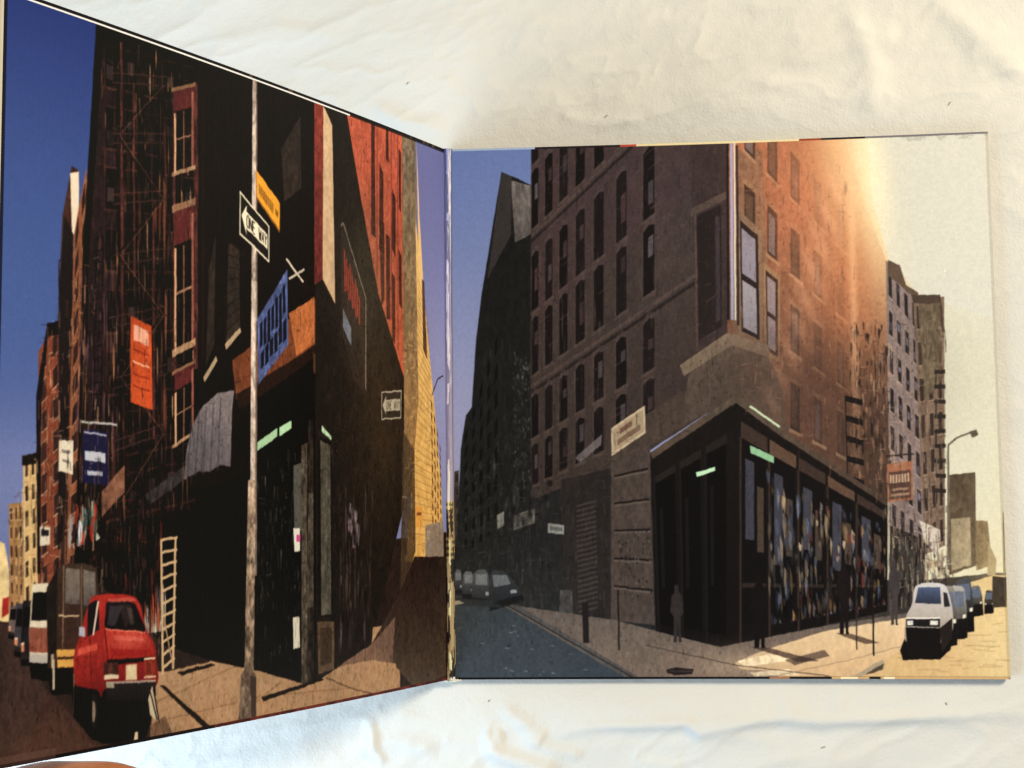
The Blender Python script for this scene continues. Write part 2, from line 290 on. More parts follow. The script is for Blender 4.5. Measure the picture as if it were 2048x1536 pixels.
L.poly([(0.3258,0.7956),(0.3149,0.8036),(0.2542,0.6794),(0.2604,0.5125),(0.2908,0.5364),(0.3259,0.6192)], (44, 36, 34)); L.line([(0.3258,0.7956),(0.3204,0.8026),(0.2571,0.6808),(0.2576,0.5213)], 2.5, (120, 108, 100))
for k in range(9): L.quad([(0.3204,0.7662),(0.2683,0.6865),(0.2685,0.6164),(0.3178,0.6802)], .03+.1*k, .05+.15*(k % 3)*.6, .1+.1*k, .9-.1*(k % 2), (168, 52, 42), .9)
L.quad([(0.3205,0.6712),(0.2988,0.6393),(0.2989,0.5875),(0.3205,0.6180)], 0, .3, 1, .9, (112, 122, 150), .8)
L.streaks([(0.3366,0.3650),(0.2370,0.3656),(0.2380,0.0992),(0.3367,0.0756)], 170, [(70, 58, 56), (90, 76, 76), (46, 36, 36)], (.06, .25), (.01, .05), (.3, .7))
L.streaks([(0.3061,0.3314),(0.2789,0.3312),(0.2791,0.2547),(0.3102,0.2474)], 30, [(150, 136, 150), (110, 96, 108)], (.1, .4), (.05, .2), (.4, .9))
L.poly([(0.3883,0.4386),(0.3523,0.4315),(0.3471,0.1420),(0.3853,0.1435)], (24, 22, 22)); L.poly([(0.3806,0.4306),(0.3549,0.4231),(0.3522,0.1457),(0.3777,0.1461)], (92, 88, 78), .8, tex=.3); L.poly([(0.3768,0.4556),(0.3523,0.4382),(0.3523,0.4315),(0.3768,0.4456)], (170, 206, 170))
L.poly([(0.3878,0.1372),(0.3445,0.1336),(0.3445,0.0560),(0.3851,0.0526)], (84, 68, 54), tex=.2); L.quad([(0.3878,0.1372),(0.3445,0.1336),(0.3445,0.0560),(0.3851,0.0526)], .15, .12, .85, .85, (62, 50, 40))
# sunny buildings down the street
sun = [(0.1035,0.8478),(0.0822,0.7382),(0.0579,0.5904),(0.0426,0.4976),(0.0214,0.3482),(0.0196,0.2176),(0.1396,0.2230),(0.0971,0.5132)]
L.poly(sun, (216, 172, 104), c2=(214, 160, 84), tex=.15)
L.poly([(0.0991,0.9953),(0.0907,0.8595),(0.0762,0.7014),(0.0835,0.6069),(0.0945,0.7928)], (226, 180, 118))
for k in range(34): L.line([bil([(0.0950,0.7364),(0.0636,0.6652),(0.0323,0.2552),(0.1272,0.2583)], 0, k/34.), bil([(0.0950,0.7364),(0.0636,0.6652),(0.0323,0.2552),(0.1272,0.2583)], 1, k/34.)], 1.6, (140, 96, 52), .6)
L.facade([(0.0585,0.5342),(0.0205,0.4233),(0.0194,0.2362),(0.0552,0.2376)], 4, 12, None, (96, 62, 40), (244, 208, 140))
L.poly([(0.0838,0.7380),(0.0759,0.7343),(0.0676,0.5896),(0.0803,0.6072)], (60, 40, 30), .8)
L.poly([(0.1082,0.3210),(0.0862,0.3208),(0.0866,0.2824),(0.1085,0.2830)], (214, 146, 66)); L.quad([(0.1082,0.3210),(0.0862,0.3208),(0.0866,0.2824),(0.1085,0.2830)], .15, .3, .85, .45, (120, 66, 40))
L.poly([(0.1470,0.4561),(0.1104,0.4210),(0.1089,0.2396),(0.1582,0.1533)], (70, 56, 44), .85, tex=.2)
L.line([(0.0521,0.5252),(0.0321,0.5566),(0.0121,0.5638)], 2.6, (60, 50, 56))
L.poly([(0.0771,0.2859),(0.0154,0.2920),(0.0172,0.1433),(0.0784,0.1522)], (176, 166, 152), tex=.2); L.quad([(0.0771,0.2859),(0.0154,0.2920),(0.0172,0.1433),(0.0784,0.1522)], 0, 0, 1, .5, (110, 92, 82), .7); L.quad([(0.0771,0.2859),(0.0154,0.2920),(0.0172,0.1433),(0.0784,0.1522)], .1, .72, .9, .94, (70, 60, 58)); L.poly([(0.0815,0.1569),(0.0139,0.1468),(0.0142,0.1200),(0.0817,0.1343)], (20, 15, 14))
# second traffic sign at the wall
one_way(L, [(0.2119,0.5207),(0.1510,0.5282),(0.1529,0.4775),(0.2121,0.4712)], (40, 36, 34), (176, 170, 156), 2.2)
# pavement and roadway
L.poly([(0.7425,-0.0121),(0.7368,0.0970),(0.7208,0.0917),(0.6276,0.0975),(0.5425,0.0777),(0.4123,0.0392),(0.3926,0.0399),(0.2423,0.0877),(0.2380,0.1162),(0.1584,0.1181),(0.1594,-0.0215),(0.7517,-0.0105)], (160, 126, 96), c2=(154, 118, 88), tex=.05)
L.poly([(0.2423,0.0877),(0.1581,0.1709),(0.1120,0.2308),(0.0079,0.2264),(0.0107,0.0091),(0.1140,-0.0010),(0.2169,0.0750)], (44, 32, 30), c2=(74, 62, 52), tex=.15)
L.poly([(0.3367,0.0592),(0.2423,0.0877),(0.1732,0.1281),(0.1825,0.0420),(0.2424,0.0606)], (112, 86, 74), .9, tex=.1)
L.poly([(0.2424,0.0606),(0.1707,0.0477),(0.1712,-0.0199),(0.2999,-0.0027)], (160, 124, 92), tex=.05)
for a in ([(0.7435,0.0496),(0.5751,0.0858)], [(0.4744,0.0514),(0.5421,0.0221)], [(0.7151,0.0250),(0.5200,0.0342),(0.2998,0.0204)]): L.line(a, 1.6, (120, 86, 60), .7)
L.line([(0.3650,0.0446),(0.2998,0.0204),(0.2426,0.0048),(0.2173,-0.0019)], 1.8, (84, 58, 44))
L.poly([(1.0133,0.1917),(0.9617,0.1713),(0.9179,0.0924),(0.8732,0.0480),(0.8436,0.0098),(0.7965,0.0035),(0.7427,0.0030),(0.7425,-0.0121),(1.0155,-0.0028)], (62, 44, 40), tex=.18)
L.poly([(1.0133,0.1917),(0.9617,0.1713),(0.9179,0.0924),(0.9432,0.0210),(1.0158,0.0091)], (58, 46, 44), .6, tex=.3)
L.glow([(0.9043,0.0083)][0], .12, .05, (92, 62, 50), .5)
L.poly([(0.7430,0.0208),(0.7152,0.0305),(0.7006,0.0033),(0.7427,-0.0025)], (104, 78, 60), tex=.3)
BR = [(70, 46, 42), (96, 66, 54), (8, 6, 6), (50, 36, 38), (130, 92, 70)]
detail(L, [(0.8487,0.9760),(0.6632,0.9855),(0.6560,0.3630),(0.8357,0.2678)], 900, BR, (.15, .55))
detail(L, [(0.9397,0.5556),(0.8435,0.6897),(0.8352,0.2410),(0.9323,0.2206)], 420, [(150, 104, 76), (60, 40, 38), (30, 22, 24), (190, 150, 116)], (.2, .6))
detail(L, [(0.6631,0.9778),(0.3982,0.9954),(0.3974,0.5786),(0.6565,0.4071)], 380, [(44, 36, 33), (60, 50, 46), (8, 6, 6)], (.15, .45), .5)
detail(L, [(0.3910,0.5791),(0.2366,0.4526),(0.2423,0.0911),(0.3876,0.0489)], 420, [(54, 44, 42), (74, 62, 60), (14, 10, 10)], (.15, .5))
detail(L, [(0.3093,0.9960),(0.1461,0.9986),(0.1462,0.5648),(0.2650,0.8549)], 220, [(204, 104, 78), (150, 62, 46), (120, 46, 38)], (.15, .4), .6)
detail(L, [(0.8871,0.3353),(0.7199,0.3626),(0.7165,0.1226),(0.8432,0.2149)], 260, [(60, 44, 42), (110, 70, 52), (150, 120, 100), (120, 40, 34), (40, 40, 50)], (.15, .6))
detail(L, [(0.1450,0.7296),(0.0304,0.4230),(0.0193,0.2455),(0.1394,0.2497)], 260, [(240, 204, 140), (150, 104, 60), (110, 76, 48)], (.15, .5), .5)
detail(L, [(0.5315,0.4103),(0.4133,0.4214),(0.4124,0.0677),(0.5293,0.0883)], 260, [(60, 62, 62), (100, 96, 90), (30, 32, 34)], (.15, .5), .35)
detail(L, [(0.9729,0.3296),(0.9361,0.3935),(0.9323,0.2206),(0.9698,0.1981)], 120, [(90, 64, 46), (226, 190, 140)], (.2, .5))
# cast shadows on the pavement
for q in ([(0.7271,0.0737),(0.7177,0.0725),(0.6266,0.0034),(0.6408,0.0033)], [(0.5200,0.0327),(0.3776,0.0461),(0.3700,0.0420),(0.5154,0.0260)], [(0.6950,0.0887),(0.6276,0.0946),(0.6172,0.0905),(0.6853,0.0840)]): L.poly(q, (26, 18, 15), .95)
# parked cars seen from behind
def rear_car(P, q, body, roofx=(.12, .88), roof=.0, glassy=(.1, .42), dark=(18, 15, 18), bump=(40, 34, 34), plate=True):
    P.poly([bil(q, *t) for t in ((roofx[0], roof+.04), (roofx[0]+.06, roof), (roofx[1]-.06, roof), (roofx[1], roof+.04), (.97, .46), (1, .52), (1, .84), (.0, .84), (0, .52), (.03, .46))], body, tex=.08)
    P.poly([bil(q, *t) for t in ((roofx[0]+.05, glassy[0]), (roofx[1]-.05, glassy[0]), (.91, glassy[1]), (.09, glassy[1]))], dark)
    P.quad(q, .0, .80, 1, .90, bump)
    P.quad(q, .02, .9, .98, 1., (10, 8, 8))
    P.quad(q, .03, .64, .22, .78, (196, 120, 90)); P.quad(q, .78, .64, .97, .78, (150, 60, 44)); P.quad(q, .03, .64, .22, .67, (226, 206, 180), .9)
    if plate: P.quad(q, .39, .66, .6, .78, (196, 180, 146))
L.poly([(0.9849,0.2116),(0.9761,0.2135),(0.9756,0.1923),(0.9858,0.1870)], (150, 40, 36))
for q, c in (([(0.9758,0.2010),(0.9609,0.2011),(0.9584,0.1566),(0.9763,0.1602)], (96, 84, 84)), ([(0.9669,0.2028),(0.9458,0.2025),(0.9427,0.1319),(0.9669,0.1382)], (60, 58, 66)), ([(0.9580,0.2066),(0.9367,0.2063),(0.9332,0.1208),(0.9561,0.1253)], (34, 30, 34))): rear_car(L, q, c, plate=False)
L.poly([(0.9445,0.1459),(0.9152,0.1492),(0.9110,0.1004),(0.9406,0.1066)], (12, 9, 10))
rear_car(L, [(0.9463,0.2265),(0.9121,0.2270),(0.9097,0.1105),(0.9438,0.1170)], (196, 184, 164), bump=(160, 154, 150)); L.quad([(0.9463,0.2265),(0.9121,0.2270),(0.9097,0.1105),(0.9438,0.1170)], 0, .5, 1, .78, (112, 52, 40), .85)
L.poly([(0.9178,0.1241),(0.8664,0.1183),(0.8656,0.0780),(0.9107,0.0852)], (10, 8, 8))
van = [(0.9190,0.2518),(0.8387,0.2466),(0.8367,0.1348),(0.9162,0.1239)]
L.poly(sm([(0.9187,0.2005),(0.9137,0.2258),(0.9045,0.2433),(0.8902,0.2504),(0.8690,0.2507),(0.8472,0.2463),(0.8385,0.2332),(0.8358,0.1811),(0.8356,0.1215),(0.8744,0.1089),(0.9111,0.1055),(0.9166,0.1430)]), (62, 48, 42), c2=(52, 34, 28), tex=.12)
for q in ([(0.8901,0.2452),(0.8672,0.2427),(0.8663,0.1967),(0.8908,0.1998)], [(0.8622,0.2424),(0.8420,0.2374),(0.8395,0.1934),(0.8604,0.1949)]): L.poly(q, (110, 100, 94), c2=(84, 76, 76), tex=.12)
L.line([(0.8934,0.2492),(0.8928,0.1406)], 2, (110, 88, 70)); L.line([(0.8648,0.2465),(0.8626,0.1375)], 2, (100, 80, 66)); L.line([(0.9001,0.1837),(0.8676,0.1811)], 2, (190, 160, 130))
L.poly([(0.9199,0.2198),(0.9030,0.2445),(0.9024,0.1416),(0.9147,0.1237)], (30, 24, 22), .9, tex=.4)
L.poly([(0.9024,0.1403),(0.8733,0.1373),(0.8745,0.1147),(0.9003,0.1164)], (196, 146, 70)); L.quad([(0.9024,0.1403),(0.8733,0.1373),(0.8745,0.1147),(0.9003,0.1164)], 0, .4, 1, .55, (50, 34, 24))
L.line([(0.9086,0.1358),(0.9068,0.0878)], 4, (150, 136, 116)); L.poly([(0.9161,0.1175),(0.8729,0.1139),(0.8738,0.0791),(0.9091,0.0824)], (12, 9, 9)); L.line([(0.9069,0.1292),(0.9060,0.0884)], 3.5, (170, 156, 136))
# small red hatchback nearest
L.poly([(0.8772,0.0873),(0.8664,0.1183),(0.7438,0.0703),(0.7324,0.0550),(0.7501,0.0055),(0.8190,0.0071),(0.8429,0.0162),(0.8732,0.0493)], (8, 6, 6))
L.poly(sm([(0.8497,0.2007),(0.8397,0.2060),(0.8105,0.2067),(0.7804,0.2019),(0.7648,0.1919),(0.7563,0.1679),(0.7505,0.1508),(0.7363,0.1315),(0.7323,0.1103),(0.7327,0.0744),(0.7801,0.0762),(0.8220,0.0789),(0.8287,0.0692),(0.8357,0.0793),(0.8559,0.0858),(0.8724,0.0931),(0.8753,0.1161),(0.8733,0.1353),(0.8639,0.1585),(0.8577,0.1816)]), (158, 42, 36), c2=(108, 24, 24), tex=.03)
L.poly(sm([(0.8207,0.1960),(0.7963,0.1956),(0.7748,0.1913),(0.7618,0.1711),(0.7551,0.1513),(0.7903,0.1558),(0.8226,0.1607),(0.8239,0.1802)]), (30, 23, 28), c2=(12, 10, 12)); L.poly([(0.7997,0.1918),(0.7801,0.1890),(0.7762,0.1695),(0.7903,0.1599)], (60, 46, 44), .6)
L.poly([(0.8530,0.1957),(0.8362,0.1998),(0.8337,0.1597),(0.8538,0.1523)], (24, 20, 26)); L.line([(0.8362,0.1984),(0.8438,0.1540)], 3, (200, 176, 160))
L.poly(sm([(0.8226,0.1581),(0.7902,0.1531),(0.7541,0.1470),(0.7428,0.1322),(0.7370,0.1164),(0.7536,0.1140),(0.7896,0.1152),(0.8193,0.1171),(0.8247,0.1336)]), (178, 56, 46), c2=(136, 32, 28)); L.glow([(0.7793,0.1399)][0], .03, .012, (206, 104, 90), .4); L.glow([(0.8533,0.1234)][0], .02, .02, (206, 80, 66), .4); L.line([(0.8235,0.1601),(0.7542,0.1498)], 2, (226, 110, 90)); L.line([(0.8243,0.1589),(0.8193,0.1198)], 2.2, (80, 16, 16))
L.poly([(0.8731,0.1282),(0.8366,0.1282),(0.8359,0.0912),(0.8660,0.0975)], (120, 30, 26), .6, tex=.2); L.line([(0.8487,0.1466),(0.8459,0.0898)], 1.8, (96, 26, 24)); L.poly([(0.8673,0.1667),(0.8574,0.1651),(0.8571,0.1527),(0.8671,0.1549)], (150, 152, 170))
L.poly([(0.8210,0.1186),(0.7407,0.1154),(0.7388,0.1096),(0.8192,0.1118)], (22, 12, 12)); L.poly([(0.8261,0.1152),(0.8019,0.1138),(0.7998,0.0921),(0.8240,0.0937)], (70, 40, 34), tex=.6); L.poly([(0.8241,0.0990),(0.7999,0.0975),(0.7998,0.0921),(0.8240,0.0924)], (196, 176, 150)); L.poly([(0.7554,0.1128),(0.7351,0.1134),(0.7338,0.0856),(0.7541,0.0866)], (120, 44, 32), tex=.3)
L.line([(0.7554,0.1135),(0.7351,0.1134)], 2.5, (216, 190, 160)); L.line([(0.7550,0.0881),(0.7338,0.0877)], 3, (190, 160, 130))
L.poly([(0.7877,0.1082),(0.7681,0.1087),(0.7677,0.0869),(0.7874,0.0879)], (190, 172, 136), tex=.15)
L.poly([(0.8222,0.0895),(0.7338,0.0828),(0.7334,0.0593),(0.7435,0.0551),(0.8183,0.0639)], (40, 34, 36), c2=(22, 18, 20)); L.line([(0.8205,0.0880),(0.7337,0.0814)], 3, (150, 130, 120)); L.poly([(0.8214,0.0894),(0.8084,0.0878),(0.8065,0.0796),(0.8204,0.0813)], (150, 140, 120))
L.line([(0.8448,0.0753),(0.8424,0.0331)], 4, (150, 116, 84)); L.line([(0.8743,0.1063),(0.8725,0.0544)], 2.5, (96, 78, 64)); L.poly([(0.8439,0.0699),(0.8352,0.0556),(0.8346,0.0227),(0.8413,0.0199)], (6, 4, 5))
L.poly([(0.7472,0.0570),(0.7401,0.0753),(0.7264,0.0225),(0.7432,0.0345)], (176, 160, 134)); L.line([(0.7437,0.0675),(0.7301,0.0258)], 2, (20, 14, 12)); L.line([(0.7382,0.0696),(0.7264,0.0225)], 2, (20, 14, 12)); L.poly([(0.7702,0.0154),(0.7648,0.0160),(0.7646,0.0037),(0.7718,0.0035)], (190, 170, 140))
L.poly([(0.8208,0.2000),(0.7803,0.1999),(0.7694,0.1936),(0.8190,0.1959)], (186, 84, 72), .7); L.poly([(0.8112,0.1510),(0.7595,0.1434),(0.7521,0.1372),(0.8076,0.1439)], (204, 100, 86), .45); L.poly([(0.8144,0.1326),(0.7446,0.1254),(0.7408,0.1168),(0.8125,0.1230)], (132, 24, 22), .6)
L.poly([(0.8172,0.1917),(0.7944,0.1900),(0.8062,0.1640),(0.8201,0.1652)], (70, 62, 70), .6); L.poly([(0.7872,0.1868),(0.7783,0.1854),(0.7725,0.1624),(0.7797,0.1617)], (96, 84, 80), .5)
L.poly([(0.8684,0.1381),(0.8368,0.1415),(0.8367,0.1335),(0.8691,0.1290)], (222, 96, 78), .5); L.poly([(0.8740,0.0894),(0.8357,0.0793),(0.8316,0.0420),(0.8413,0.0238),(0.8733,0.0532)], (9, 7, 8))
L.poly([(0.8457,0.0780),(0.8372,0.0730),(0.8335,0.0527),(0.8364,0.0283),(0.8432,0.0319)], (28, 24, 24)); L.poly([(0.8438,0.0673),(0.8396,0.0641),(0.8377,0.0507),(0.8399,0.0380),(0.8433,0.0411)], (120, 104, 92))
# wooden ladder rack
for a in ([(0.7263,0.2791),(0.7207,0.0882)], [(0.6995,0.2811),(0.7018,0.0944)]): L.line(a, 4, (186, 154, 118))
ld = [(0.7263,0.2791),(0.6985,0.2803),(0.7009,0.0999),(0.7208,0.0896)]
for k in range(11): L.line([bil(ld, -.03, .01+k*.095), bil(ld, 1.1, k*.095)], 4, (186, 154, 118))
L.line([(0.7190,0.1648),(0.7019,0.1000)], 2.5, (160, 130, 100))
# street pole with its two plates
pq = [(0.5460,1.0022),(0.5356,1.0025),(0.5313,0.2177),(0.5468,0.2186)]
L.poly(pq, (176, 158, 148), tex=.5); L.quad(pq, .75, 0, 1, 1, (84, 70, 66), .8); L.quad(pq, -.1, .42, 1.1, .5, (230, 214, 200), .3)
L.poly([(0.5513,0.3637),(0.5346,0.3638),(0.5369,0.0703),(0.5577,0.0727)], (150, 128, 112), c2=(110, 92, 78), tex=.7)
L.poly([(0.5642,0.0712),(0.5556,0.0792),(0.5381,0.0772),(0.5313,0.0659),(0.5309,0.0040),(0.5701,0.0038)], (104, 86, 74), tex=.5); L.poly([(0.5446,0.0674),(0.5313,0.0643),(0.5309,0.0040),(0.5419,0.0041)], (56, 44, 38), .8)
yq = [(0.5369,0.8498),(0.4817,0.8073),(0.4815,0.7584),(0.5354,0.8036)]
L.poly(yq, (226, 150, 44)); L.quad(yq, 0, .92, 1, 1, (120, 76, 30)); L.quad(yq, .1, .35, .72, .7, (60, 40, 22), .55); L.quad(yq, .8, .4, .93, .6, (60, 40, 22), .5)
for k in range(8): L.quad(yq, .155+.075*k, .3, .175+.075*k, .75, (226, 150, 44))
one_way(L, [(0.5737,0.8090),(0.5063,0.7655),(0.5059,0.7061),(0.5731,0.7415)], (34, 30, 28), (226, 216, 190), 4)
# reflected haze painted into the ink over the middle; worn rims
L.glow((.25, .72), .10, .16, (96, 92, 78), .38)
L.glow((.2, .45), .1, .2, (130, 104, 70), .22)
L.blur(1, .5)
n = noise2(G, G, 8, 300, nrs)
edge = noise2(1, G, 1, 60, nrs, 3)[0]
L.warp(.5, .9, 3); L.mottle(4, .34)
top = int(.9935*G)
L.a[top:, :] = np.where((edge > -.45)[None, :, None], np.array([24, 20, 24])/255., np.array([84, 66, 60])/255.)
wl = (np.arange(G) > .30*G) & (edge > -.75)
L.a[top-1:top+1, wl] = np.array([226, 226, 228])/255.
L.a[top-2:top+1, ~wl] *= .5
bot = int(.006*G)
uu = np.arange(G)/G
L.a[:bot] = np.where((uu < .62)[:, None], np.array([84, 38, 30])/255., np.array([26, 16, 14])/255.)[None]*(1+.45*edge[None, :, None])
L.a[:bot+8, uu > .9] = L.a[:bot+8, uu > .9]*.55+np.array([96, 72, 66])/255*.45
L.a[:, int(.996*G):] *= .4

# ================================================================== picture on the right panel
R = Print()
R.poly(FULL, (92, 114, 180), c2=(158, 160, 198))
R.glow((0.0, .45), .12, .25, (150, 152, 200), .7)
pale = [(0.7444,1.0226),(1.0228,1.0126),(1.0138,0.1404),(0.7259,0.1419)]
R.poly(pale, (198, 194, 186), c2=(212, 202, 170), tex=.02)
R.glow((1.0, .95), .12, .3, (196, 184, 188), .7)
R.glow([(0.9179,0.5952)][0], .12, .35, (204, 202, 184), .7)
# far end of the street at the fold
R.poly([(-0.0017,0.1548),(0.3693,0.1619),(0.7974,0.1775),(0.8588,0.1771),(0.9812,0.1898),(1.0158,0.1895),(1.0077,-0.0103),(-0.0029,-0.0106)], (52, 46, 44), tex=.2)
R.facade([(0.0093,0.3828),(0.0215,0.3873),(0.0218,0.1917),(0.0079,0.1918)], 2, 8, (60, 52, 50), (20, 20, 24), (110, 90, 70))
R.poly([(0.0079,0.1918),(0.0188,0.2846),(0.0255,0.4248),(0.0354,0.4906),(0.0467,0.5046),(0.0552,0.6229),(0.0654,0.7085),(0.1065,0.9531),(0.1300,0.9426),(0.1637,0.9250),(0.1563,0.1724),(0.0078,0.1825)], (23, 22, 23), c2=(30, 31, 32), tex=.25)
R.poly([(0.1242,0.9360),(0.1618,0.9251),(0.1607,0.8326),(0.1304,0.8161)], (104, 96, 96), c2=(84, 78, 78), tex=.35)
R.poly([(0.1065,0.9531),(0.1262,0.9437),(0.1231,0.8317),(0.0780,0.7465)], (52, 48, 50), .9)
R.streaks([(0.0627,0.6132),(0.1196,0.6881),(0.1149,0.2558),(0.0593,0.2470)], 100, [(40, 40, 44), (52, 52, 54)], (.04, .1), (.02, .06), (.3, .7))
R.streaks([(0.1244,0.6119),(0.1596,0.5922),(0.1568,0.3669),(0.1216,0.3580)], 170, [(96, 94, 96), (70, 70, 74)], (.02, .05), (.03, .1), (.3, .8))
R.facade([(0.0284,0.4436),(0.1007,0.6695),(0.0962,0.2374),(0.0268,0.2380)], 5, 8, None, (14, 13, 14), (44, 44, 48), fw=.4)
# the big shaded front
front = [(0.1627,0.9997),(0.5289,0.9977),(0.5171,0.5103),(0.3743,0.4197),(0.3052,0.3882),(0.1544,0.3204)]
R.poly(front, (66, 54, 56), c2=(58, 47, 44), tex=.12)
R.poly([(0.1627,1.0007),(0.5289,0.9986),(0.5278,0.9536),(0.1661,0.6680)], (64, 48, 52), .6, tex=.1)
# storeys run down towards the fold; storey lines given by their height at the street end and at the corner
def yl(t, x):   # returns point on fan: t = storey, x = 0 at the far end .. 1 at the corner
    a = [(0.1652,1.2002),(0.1544,0.3204)]; b = [(0.5455,1.6883),(0.5165,0.4825)]
    a, b = bil([a[0], b[0], b[1], a[1]], x, t), None
    return a
for t in (.12, .42, .745):
    R.poly([yl(t, 0), yl(t, 1), yl(t+.007, 1), yl(t+.007, 0)], (84, 69, 66), .6)
    R.poly([yl(t+.012, 0), yl(t+.012, 1), yl(t+.019, 1), yl(t+.019, 0)], (30, 24, 25), .8)
xs = [.02, .09, .165, .25, .345, .46, .60]
for t0, t1 in ((.15, .27), (.29, .41), (.47, .59), (.61, .725), (.775, .86), (.88, .96)):
    for i, x in enumerate(xs):
        w = .017+.013*i/7
        c = rnd.uniform(.7, 1.2)
        R.poly([yl(t0, x-w), yl(t0-.006, x), yl(t0, x+w), yl(t1, x+w), yl(t1, x-w)], (22*c, 17*c, 19*c))
        R.poly([yl(t0-.009, x-w*1.2), yl(t0-.018, x), yl(t0-.009, x+w*1.2), yl(t0, x+w), yl(t0-.006, x), yl(t0, x-w)], (76, 62, 61), .55)
        if rnd.random() < .75:
            a = rnd.uniform(.1, .5); b = min(.95, a+rnd.uniform(.2, .45)); d = t1-t0
            R.poly([yl(t0+d*a, x-w*.1), yl(t0+d*a, x+w*.8), yl(t0+d*b, x+w*.8), yl(t0+d*b, x-w*.1)], rnd.choice([(92, 84, 98), (70, 52, 54), (74, 66, 72)]), rnd.uniform(.5, .9))
        R.poly([yl(t0, x-w*1.3), yl(t0, x-w), yl(t1, x-w), yl(t1, x-w*1.3)], (82, 68, 65), rnd.uniform(.1, .5))
        R.poly([yl(t1, x-w*1.4), yl(t1, x+w*1.4), yl(t1+.008, x+w*1.4), yl(t1+.006, x-w*1.4)], (84, 70, 66), .55)
R.streaks([(0.1627,0.9949),(0.2923,0.9953),(0.2836,0.4677),(0.1550,0.3669)], 120, [(84, 66, 68), (40, 32, 34), (98, 80, 76)], (.04, .16), (.005, .02), (.2, .5))
R.poly([(0.4597,0.9991),(0.5289,0.9986),(0.5194,0.6036),(0.4642,0.5767)], (54, 42, 44), .9, tex=.15)
R.quad([(0.4640,0.8601),(0.5198,0.8870),(0.5157,0.6411),(0.4622,0.6095)], .1, .02, .9, .96, (34, 26, 28)); R.quad([(0.4640,0.8601),(0.5198,0.8870),(0.5157,0.6411),(0.4622,0.6095)], 0, 0, .08, 1, (84, 68, 64), .8); R.quad([(0.4640,0.8601),(0.5198,0.8870),(0.5157,0.6411),(0.4622,0.6095)], -.1, -.06, 1.1, .0, (78, 64, 60)); R.quad([(0.4640,0.8601),(0.5198,0.8870),(0.5157,0.6411),(0.4622,0.6095)], .7, .1, .85, .9, (60, 50, 60), .8)
# coursed brickwork, fine and uneven
for k in range(150):
    t = rnd.uniform(.0, 1.); x = rnd.uniform(0, .9); R.poly([yl(t, x), yl(t, x+.05), yl(t+.003, x+.05), yl(t+.003, x)], rnd.choice([(84, 68, 66), (44, 36, 38), (92, 76, 72)]), .35)
# sunlit flank with glow
flank = [(0.5289,0.9986),(0.7436,0.9969),(0.7799,0.8600),(0.8100,0.7651),(0.8111,0.3221),(0.7227,0.3232),(0.6104,0.4532),(0.5174,0.5196)]
R.poly(flank, (172, 100, 70), c2=(84, 60, 50), tex=.14)
R.poly([(0.5469,0.9817),(0.5927,0.9801),(0.5989,0.5274),(0.5219,0.5196)], (120, 92, 74), .7, tex=.25)
wq = [(0.5599,0.9525),(0.7511,0.9462),(0.7935,0.3223),(0.5469,0.4357)]
fl = [(0.5327,1.1558),(0.7490,0.8799),(0.7333,0.3778),(0.5167,0.4918)]
for j in range(4):
    for i in range(5):
        x, y = .14+.19*i, .06+.25*j
        R.quad(fl, x, y, x+.09-.008*i, y+.15, (44, 32, 30), .9 if i < 3 else .5)
        R.quad(fl, x+.01, y+.02, x+.07-.008*i, y+.14, (130, 116, 124) if (i+j) % 2 == 0 else (96, 72, 60), .7 if i < 2 else .4)
        R.quad(fl, x-.015, y-.016, x+.10, y, (160, 120, 90), .5); R.quad(fl, x-.015, y+.15, x+.10, y+.162, (190, 150, 112), .6)
# tall corner window, plain
q = [(0.5481,0.8480),(0.5803,0.8186),(0.5788,0.6210),(0.5466,0.6386)]
R.quad(q, -.25, -.08, 1.2, 1.06, (128, 100, 80)); R.quad(q, 0, 0, 1, 1, (30, 24, 28)); R.quad(q, .08, .06, .85, .47, (132, 128, 150)); R.quad(q, .08, .53, .85, .96, (150, 146, 162))
q = [(0.5931,0.7521),(0.6144,0.7327),(0.6104,0.5877),(0.5910,0.6021)]
R.quad(q, -.2, -.08, 1.2, 1.06, (150, 112, 82)); R.quad(q, 0, 0, 1, 1, (40, 30, 30)); R.quad(q, .1, .06, .8, .5, (140, 128, 140)); R.quad(q, .1, .56, .8, .95, (140, 128, 140))
R.line([(0.5289,0.9986),(0.5226,0.6598)], 5, (26, 22, 30)); R.line([(0.5362,0.9974),(0.5298,0.6596)], 5, (150, 156, 196)); R.line([(0.5417,0.9972),(0.5353,0.6595)], 2.5, (230, 224, 214)); R.line([(0.5462,0.9913),(0.5405,0.6500)], 4, (40, 32, 34))
# stone band above the shop, running round the corner
R.poly([(0.4503,0.5676),(0.5289,0.6221),(0.5873,0.6022),(0.6129,0.5458),(0.6278,0.4344),(0.5307,0.5101),(0.3746,0.4383),(0.4402,0.5210)], (98, 84, 74), c2=(72, 60, 54), tex=.2)
R.poly([(0.4322,0.5773),(0.5202,0.6364),(0.5921,0.6114),(0.6005,0.5870),(0.5260,0.6128),(0.4391,0.5566)], (134, 114, 96), tex=.15)
R.poly([(0.3062,0.4487),(0.4404,0.5304),(0.4390,0.4652),(0.3745,0.4290),(0.3053,0.3928)], (70, 58, 52), .9, tex=.15)
